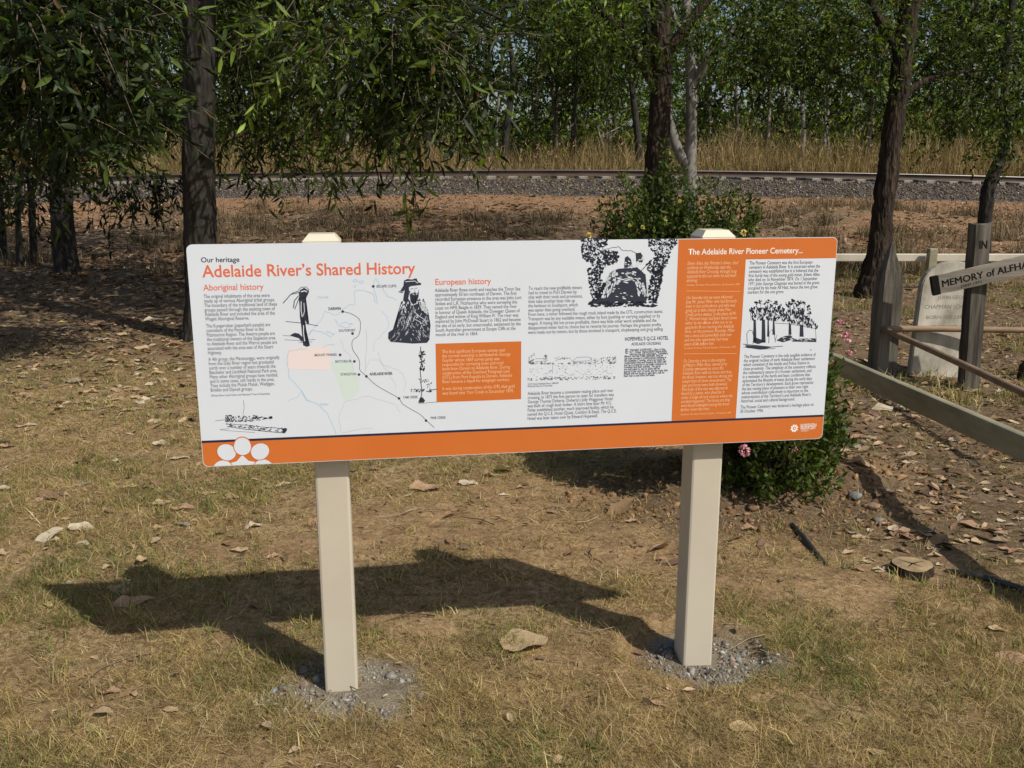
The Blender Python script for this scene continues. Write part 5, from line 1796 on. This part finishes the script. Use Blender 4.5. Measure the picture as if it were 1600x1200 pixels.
# ---- left dark trunk and the thin stems beside it
p = at(102, 424, .06)
t2 = empty('shade_tree', (p.x, p.y, 0), 'black-looking trunk second from the left edge, in deep shade', 'tree')
trunk_part(t2, [[(p.x + .04, p.y, -.15, .26), V4(104, 415, p.y, 19), V4(98, 350, p.y, 17), V4(94, 260, p.y, 16), V4(90, 150, p.y, 15), V4(86, 20, p.y, 13), (p.x, p.y, 7, .08)],
                [(p.x - .1, p.y, 2.6, .08), (p.x + .9, p.y - .5, 3.4, .05), (p.x + 1.9, p.y - .9, 3.5, .03)]], M['bark_dark'], 14, .08)
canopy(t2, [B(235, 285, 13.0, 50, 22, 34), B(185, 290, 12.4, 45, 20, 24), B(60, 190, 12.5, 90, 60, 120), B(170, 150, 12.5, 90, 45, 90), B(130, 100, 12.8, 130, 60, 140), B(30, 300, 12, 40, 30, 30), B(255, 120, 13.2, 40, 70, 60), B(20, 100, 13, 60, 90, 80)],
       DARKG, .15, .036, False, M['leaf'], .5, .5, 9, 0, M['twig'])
hb = []
for k in range(44):
    a, rr = rng.uniform(0, 6.28), 3.2 * rng.random() ** .5
    hb.append((np.array([p.x + 1.6 + rr * math.cos(a) * 1.2, p.y - 1 + rr * math.sin(a), rng.uniform(4.2, 8)]), np.array([.9, .9, .5]), 26))
canopy(t2, hb, DARKG, .22, .07, False, M['leaf'], .4, .6, 9)
for i, (px, py, tx_, ty_, r0, lab) in enumerate(((52, 412, 22, 150, .055, 'thin dark stem leaning left, nearest to the black trunk'), (30, 418, 48, 200, .045, 'thin dark stem between the left edge and the black trunk'), (6, 410, -30, 170, .05, 'thin dark stem touching the left edge of the photo'))):
    a_, b2 = at(px, py, .05), None
    b2 = at(tx_, ty_, Y=a_.y)
    t = empty('sapling', (a_.x, a_.y, 0), lab, 'tree', 'thin stems by the left edge')
    m_ = (a_ + b2) / 2 + Vector((.1 * (-1) ** i, 0, 0))
    trunk_part(t, [[(a_.x, a_.y, -.1, r0 * 1.2), (m_.x, m_.y, m_.z, r0), (b2.x, b2.y, b2.z, r0 * .6)]], M['bark_dark'], 8, .08)
    canopy(t, [(np.array(b2[:]), np.array([.6, .5, .5]), 30), (np.array([m_.x, m_.y, m_.z + .2]), np.array([.7, .4, .3]), 14)], DARKG, .14, .034, False, M['leaf'], .5, .5, 8)

# ---- centre pair: dark trunk and pale forked trunk
p = at(1020, 455)
c4x, c4y = 1.93, 12.9
t4 = empty('dark_trunk_tree', (c4x, c4y, 0), 'dark straight trunk growing out of the bush behind the board', 'tree')
trunk_part(t4, [[(c4x, c4y, -.1, .19), (c4x, c4y, .5, .165), (c4x + .02, c4y, 1.6, .155), (c4x + .05, c4y, 2.6, .14), (c4x - .02, c4y, 4, .12), (c4x - .3, c4y, 6.5, .07)],
                [(c4x + .03, c4y, 2.6, .09), (c4x - .3, c4y, 3.1, .07), (c4x - .9, c4y, 3.8, .05)], [(c4x + .03, c4y, 3.0, .08), (c4x + .7, c4y, 3.9, .06), (c4x + 1.4, c4y + .2, 5, .04)]], M['bark_rough'], 14, .12, ridge=.22)
hb = []
for k in range(30):
    a, rr = rng.uniform(0, 6.28), 3.6 * rng.random() ** .5
    hb.append((np.array([c4x + .3 + rr * math.cos(a), c4y + 1.4 + rr * math.sin(a), rng.uniform(4.8, 9.5)]), np.array([1.0, 1.0, .6]), 26))
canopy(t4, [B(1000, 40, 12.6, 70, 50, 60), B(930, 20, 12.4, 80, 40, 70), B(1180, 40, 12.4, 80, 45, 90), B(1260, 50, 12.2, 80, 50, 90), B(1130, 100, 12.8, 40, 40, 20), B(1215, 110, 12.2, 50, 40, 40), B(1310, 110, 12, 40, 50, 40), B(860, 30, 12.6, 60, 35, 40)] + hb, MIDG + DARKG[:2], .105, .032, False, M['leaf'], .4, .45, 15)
c5x, c5y = 2.72, 14.0
hb5 = []
for k in range(78):
    a, rr = rng.uniform(0, 6.28), rng.random() ** .5
    hb5.append((np.array([3.2 + 3.0 * rr * math.cos(a), 15.8 + 2.2 * rr * math.sin(a), rng.uniform(5.6, 9.0)]), np.array([1.0, 1.0, .6]), 24))
t5 = empty('pale_forked_tree', (c5x, c5y, 0), 'pale smooth trunk forking in two just right of the dark trunk', 'tree')


trunk_part(t5, [[(at(1078, 400, Y=c5y).x, c5y, -.1, .115), V4(1079, 330, c5y, 10.5), V4(1078, 270, c5y, 10), V4(1080, 200, c5y, 8.5), V4(1080, 130, c5y, 8.5), V4(1076, 60, c5y, 7), V4(1072, 0, c5y, 6.5), V4(1066, -150, c5y, 5)],
                [V4(1076, 262, c5y, 9), V4(1062, 240, c5y, 8), V4(1050, 205, c5y + .1, 7.5), V4(1036, 150, c5y + .2, 7), V4(1020, 60, c5y, 6), V4(1000, -40, c5y, 5)],
                [V4(1082, 135, c5y, 7.5), V4(1097, 110, c5y - .1, 6.5), V4(1106, 85, c5y - .2, 5.5), V4(1130, 66, c5y - .3, 3.5), V4(1150, 40, c5y - .3, 2)],
                [V4(1076, 60, c5y, 5), V4(1060, 40, c5y, 4), V4(1048, 10, c5y, 3)]], M['bark_pale'], 14, .04)
canopy(t5, [B(1120, 20, 13.8, 60, 30, 45), B(1040, 30, 14.2, 50, 40, 30), B(1100, -60, 14, 120, 60, 100), B(960, 90, 14.5, 60, 40, 30)] + hb5, MIDG + BRIGHTG[:1], .10, .026, False, M['leaf'], .6, .5, 13)

# ---- right leaning rough trunk
p = at(1364, 462, .02)
t6 = empty('rough_bark_tree', (p.x, p.y, 0), 'leaning trunk with rough brown bark behind the pointed grave post', 'tree')
Y6 = p.y
trunk_part(t6, [[(p.x - .03, Y6, -.12, .22), V4(1362, 448, Y6, 22), V4(1371, 400, Y6, 17), V4(1383, 300, Y6, 15.5), V4(1394, 210, Y6, 15), V4(1406, 130, Y6, 14.5), V4(1414, 60, Y6, 14), V4(1422, 0, Y6, 13.5), V4(1434, -120, Y6, 11)],
                [V4(1404, 160, Y6, 8), V4(1430, 135, Y6, 5), V4(1470, 118, Y6 + .1, 3.5), V4(1540, 108, Y6 + .2, 2)], [V4(1414, 90, Y6, 10), V4(1385, 50, Y6, 7), V4(1360, 0, Y6, 6), V4(1335, -60, Y6, 5)]], M['bark_rough'], 18, .16, ridge=.30)
hb = []
for k in range(16):
    a, rr = rng.uniform(0, 6.28), 2.4 * rng.random() ** .5
    hb.append((np.array([p.x + .6 + rr * math.cos(a), p.y + .3 + rr * math.sin(a), rng.uniform(4.2, 8)]), np.array([.8, .8, .5]), 26))
canopy(t6, [B(1360, 40, 11.6, 60, 50, 70), B(1450, 50, 12.6, 70, 50, 60), B(1530, 50, 12.2, 80, 50, 90), B(1480, 120, 12.4, 70, 40, 60), B(1560, 130, 12.4, 60, 50, 70), B(1350, 120, 11.8, 40, 40, 34), B(1440, 180, 12.8, 50, 30, 26), B(1520, 200, 12.8, 60, 35, 40), B(1590, 190, 12.6, 40, 50, 40),
            B(1300, 60, 12.4, 50, 50, 40)] + hb, MIDG + BRIGHTG[:1] + DARKG[:2], .085, .028, False, M['leaf'], .35, .4, 16)
# ---- far right slim tree
p = at(1538, 440, .05)
t7 = empty('slim_crooked_tree', (p.x, p.y, 0), 'slim crooked trunk rising behind the upright of the timber cross', 'tree')
Y7 = p.y
trunk_part(t7, [[(p.x, p.y, -.1, .12), V4(1538, 380, Y7, 10), V4(1542, 310, Y7, 10.5), V4(1552, 275, Y7, 9.5), V4(1568, 235, Y7, 8.5), V4(1574, 190, Y7, 7), V4(1570, 120, Y7, 6), V4(1580, 20, Y7, 5), V4(1590, -80, Y7, 4)],
                [V4(1574, 190, Y7, 5), V4(1545, 140, Y7, 4), V4(1510, 115, Y7, 3)]], M['bark_dark'], 10, .14)
canopy(t7, [B(1560, 170, Y7, 60, 40, 40), B(1600, 90, Y7, 70, 60, 60), B(1500, 110, Y7, 50, 40, 30), B(1580, 20, Y7, 80, 40, 50)], MIDG + BRIGHTG[:2], .085, .028, False, M['leaf'], .35, .4, 16)

# ================================================================== BUSHES
def bush(root, cx, cy, rx, ry, h, n_stems, per, lsz, cols, zlo=.08, foot=None, every=3, ragged=(.72, 1.12)):
    acc_, tw = Acc(), Acc()
    Bs, Ds, Ls, Ws, Cs = [], [], [], [], []
    tips = []
    for k in range(n_stems):
        a = rng.uniform(0, 2 * np.pi)
        e_ = np.arccos(rng.uniform(-.05, 1))
        rr = rng.uniform(*ragged)
        tip = np.array([cx + rx * rr * math.sin(e_) * math.cos(a), cy + ry * rr * math.sin(e_) * math.sin(a), zlo + h * rr * max(.02, math.cos(e_) * .9 + .06)])
        fx_, fy_ = foot or (cx, cy)
        base = np.array([fx_ + rng.normal(0, .05), fy_ + rng.normal(0, .05), -.02])
        mid = (base * .55 + tip * .45) + np.array([0, 0, -.05 * h])
        if foot:
            mid = np.array([cx, cy, zlo + h * .3]) * .5 + tip * .5
        if k % every == 0:
            V, _, Q_ = tube_arrays(np.array([base, mid, tip]), [.009, .006, .002], 4, cap=False)
            tw.add(V, None, Q_)
        tips.append(tip)
        ax_ = unit(tip - mid + np.array([0, 0, .12]))
        m = per
        t = rng.random(m) ** .7
        pos = mid + (tip - mid) * (.45 + .55 * t)[:, None]
        dd = unit(rng.normal(0, 1, (m, 3)) + ax_ * .9)
        pos = pos + rng.normal(0, lsz * .5, (m, 3))
        Bs.append(pos); Ds.append(dd)
        Ls.append(lsz * rng.uniform(.7, 1.3, m)); Ws.append(lsz * .45 * rng.uniform(.8, 1.2, m))
        Cs.append(rnd_col(m, cols, .15) * rng.normal(1, .15))
    V, T_, C_ = leaf_arrays(np.concatenate(Bs), np.concatenate(Ds), np.concatenate(Ls), np.concatenate(Ws), np.clip(np.concatenate(Cs), .003, .9), .1, .15, True)
    tag(link('foliage', arr_mesh('foliage', V, T_, M['leaf'], C_), root), kind='stuff')
    link('stems', tw.mesh('stems', M['twig']), root)
    return np.array(tips)


def flower_cluster(root, p, r_, mat, nm='flower_cluster'):
    Bv = unit(rng.normal(0, 1, (46, 3)) + np.array([0, -.3, .3]))
    V, T_, _ = leaf_arrays(np.asarray(p) + Bv * r_ * .55, Bv + rng.normal(0, .4, (46, 3)), np.full(46, r_ * .6), np.full(46, r_ * .42), np.ones((46, 3)), .1, .1, False)
    link(nm, arr_mesh(nm, V, T_, mat), root)


BCOL = [(.085, .14, .028), (.11, .17, .034), (.15, .215, .05), (.055, .09, .02), (.09, .13, .035), (.13, .12, .04)]
b1 = empty('flowering_bush', (1.37, 4.5, 0), 'glossy green bush with pink flowers between the board and the near fence rail', 'bush')
bush(b1, 1.35, 4.50, .30, .36, .92, 380, 36, .038, BCOL)
bush(b1, .92, 4.60, .42, .36, .58, 430, 38, .040, BCOL, .34, (1.25, 4.52), 14)
for px, py, yy, r_ in ((1240, 705, 4.22, .024), (1163, 704, 4.22, .030), (1322, 528, 4.55, .028), (1326, 552, 4.5, .018), (1312, 505, 4.5, .020), (1298, 566, 4.4, .016)):
    flower_cluster(b1, at(px, py, Y=yy)[:], r_, M['petal_pink'])
b2_ = empty('yellow_flowered_bush', (1.95, 9.9, 0), 'tall loose bush showing above the board in front of the dark trunk', 'bush')
bush(b2_, 1.30, 9.9, .52, .55, 1.25, 190, 34, .065, BCOL, ragged=(.5, 1.3))
bush(b2_, 2.15, 9.8, .45, .5, 1.22, 170, 34, .065, BCOL, ragged=(.5, 1.3))
bush(b2_, 1.62, 10.1, .34, .4, 1.58, 170, 34, .065, BCOL[:2] + BCOL[3:], ragged=(.5, 1.25))
bush(b2_, 1.90, 9.7, .5, .4, 1.15, 150, 34, .065, BCOL, ragged=(.5, 1.3))
for px, py, r_ in ((1162, 364, .035), (1004, 355, .022), (920, 368, .03), (984, 352, .018), (1062, 314, .02), (1040, 345, .018)):
    flower_cluster(b2_, at(px, py, Y=9.3)[:], r_, M['petal_yellow'])

# ================================================================== THE WOODLAND BEYOND THE TRACK
def wood_tree(x, y, H, spread, lab, cols, seed, lean=0.0, forks=3, low=.35, dens=1.0, bark_='bark_far', r0=None, droop=.3, lsz=None):
    r = np.random.default_rng(seed)
    gz = float(np.interp(y, PY, PZ))
    root = empty('woodland_tree', (x, y, gz), lab, 'tree', 'trees beyond the railway')
    r0 = r0 or H * .014
    tx_, ty_ = x + lean * H, y
    paths = [[(x, y, gz - .2, r0 * 1.3), (x + lean * H * .25 + r.normal(0, .06), y, gz + H * .25, r0), (x + lean * H * .6 + r.normal(0, .12), y + r.normal(0, .2), gz + H * .55, r0 * .75), (tx_ + r.normal(0, .2), y, gz + H * .9, r0 * .3)]]
    blobs = []
    for k in range(forks + 4):
        f = r.uniform(low, .85)
        a = r.uniform(0, 6.28)
        bx0 = np.array([x + lean * H * f, y, gz + H * f])
        e_ = bx0 + np.array([math.cos(a) * spread * r.uniform(.5, 1), math.sin(a) * spread * .8, H * r.uniform(.06, .22)])
        if k < forks:
            m_ = (bx0 + e_) / 2 + np.array([r.normal(0, .15), 0, r.uniform(-.2, .25)])
            paths.append([(*bx0, r0 * .5), (*m_, r0 * .38), (*e_, r0 * .15)])
        blobs.append((e_, np.array([spread * r.uniform(.35, .6), spread * .45, H * r.uniform(.06, .12)]), int(34 * dens)))
    blobs.append((np.array([tx_, y, gz + H * .88]), np.array([spread * .6, spread * .6, H * .12]), int(60 * dens)))
    trunk_part(root, paths, M[bark_], 8, .10)
    s_ = lsz or .17
    cols = np.clip(np.asarray(cols) * r.choice([.5, .7, .9, 1.1, 1.35]), .004, .9)
    canopy(root, blobs, cols, s_, s_ * .42, False, M['far_leaf'], droop, .7, 10)
    return root


# specific trunks one can tell apart
spec = [(672, 33.5, .16, .02, 'grey trunk standing left of the drooping boughs tip beyond the railway', 7.5), (632, 36, .10, -.02, 'thin dark trunk in the tall grass behind the drooping boughs', 7),
        (789, 31.5, .15, .0, 'dark trunk standing in the tall grass left of centre, beyond the railway', 7.0), (862, 35, .13, .05, 'reddish grey crooked trunk beyond the railway, left of two thin ones', 6.5),
        (888, 33, .07, .04, 'first of two thin dark stems beyond the railway', 6), (902, 34, .08, -.05, 'second of two thin dark stems beyond the railway', 7), (1002, 31.2, .15, -.12, 'dark leaning trunk just left of the dark centre trunk, beyond the railway', 7),
        (950, 36, .06, -.08, 'pale spindly sapling beyond the railway, left of the centre trunk', 4.5), (1242, 34, .10, .04, 'forked dark tree above the tall grass right of the pale tree', 6.5), (1198, 37, .09, -.05, 'thin forked tree behind the grass, nearest right of the pale trunk', 7),
        (1300, 38, .08, -.12, 'dead pale leaning stick of a tree above the tall grass', 5), (1350, 33, .12, .05, 'dark tree left of the rough trunk beyond the railway', 6.5), (1500, 34, .12, -.03, 'tree beyond the railway between the two right-hand trunks', 7),
        (375, 34, .12, .01, 'dark trunk right of the large left trunk, beyond the railway', 7.5), (440, 38, .1, .03, 'slim trunk in the gap right of the large left trunk', 8), (180, 35, .12, .0, 'dark trunk beyond the railway between the two left trunks', 8)]
for i, (px, Yd, r0, ln, lab, H) in enumerate(spec):
    xx = at(px, 262, Y=Yd).x
    wood_tree(xx, Yd, H, 1.7 + .5 * ((i * 7) % 3), lab, [DARKG + MIDG[:1], MIDG, MIDG + BRIGHTG[:2]][i % 3], 100 + i, ln, 4, .42, 1.0 if 'stick' not in lab else .12, 'bark_pale' if 'pale' in lab else ('bark_dark' if 'dark' in lab else 'bark_far'), r0 * .8)
# rows behind, filling up the wood
k = 0
for row, (Yd, dx, H) in enumerate(((40, 3.3, 8.5), (47, 3.6, 9.5), (56, 4.0, 11.5), (68, 4.6, 14))):
    xs_ = np.arange(-.80 * Yd, .82 * Yd, dx)
    for xx in xs_:
        k += 1
        if row >= 2 and rng.random() < .22:
            continue
        lab = ['bushy green tree in the first row behind the tall grass', 'tree in the second row of the wood beyond the railway', 'tall tree deep in the wood beyond the railway', 'tallest hazy green tree at the back of the wood'][row]
        t = wood_tree(xx + rng.normal(0, .8), Yd + rng.normal(0, 1.2), H * rng.uniform(.8, 1.12), 2.3 + .25 * row, lab, [MIDG + DARKG[1:2], MIDG + BRIGHTG[:1], BRIGHTG[:2] + MIDG, DARKG + MIDG][k % 4], 300 + k, rng.normal(0, .05), 4, .16 if row == 0 else .25, [.62, .66, .7, .8][row], 'bark_far' if k % 3 else 'bark_pale', .09, .3, .22 + .04 * row)
        t['group'] = ['first row of wood trees', 'second row of wood trees', 'third row of wood trees', 'back row of wood trees'][row]
# undergrowth at the wood's edge
acc = Acc()
n = 1600
for i in range(n):
    Yd = rng.uniform(37, 74)
    xx = rng.uniform(-.8, .8) * Yd
    gz = float(np.interp(Yd, PY, PZ))
    b_, d_, L_, W_, C_, *_ = twig_sprays((xx, Yd, gz + .2 + rng.random() ** 1.8 * (.4 + Yd * .055)), (1.3, .9, 1.0), 13, 9, .6, .22, .11, [MIDG, DARKG, BRIGHTG][i % 3], .2)
    V, T_, CC = leaf_arrays(b_, d_, L_, W_, C_, .1, 0, False)
    acc.add(V, T_, None, CC)
for i in range(760):
    Yd = rng.uniform(60, 80)
    xx = rng.uniform(-.8, .8) * Yd
    gz = float(np.interp(Yd, PY, PZ))
    b_, d_, L_, W_, C_, *_ = twig_sprays((xx, Yd, gz + rng.uniform(.2, 4.2)), (2.2, 1.5, 1.3), 12, 9, .9, .42, .22, [MIDG, DARKG, DARKG][i % 3], .2)
    V, T_, CC = leaf_arrays(b_, d_, L_, W_, C_, .1, 0, False)
    acc.add(V, T_, None, CC)
tag(link('undergrowth', acc.mesh('undergrowth', M['far_leaf'])), kind='stuff')
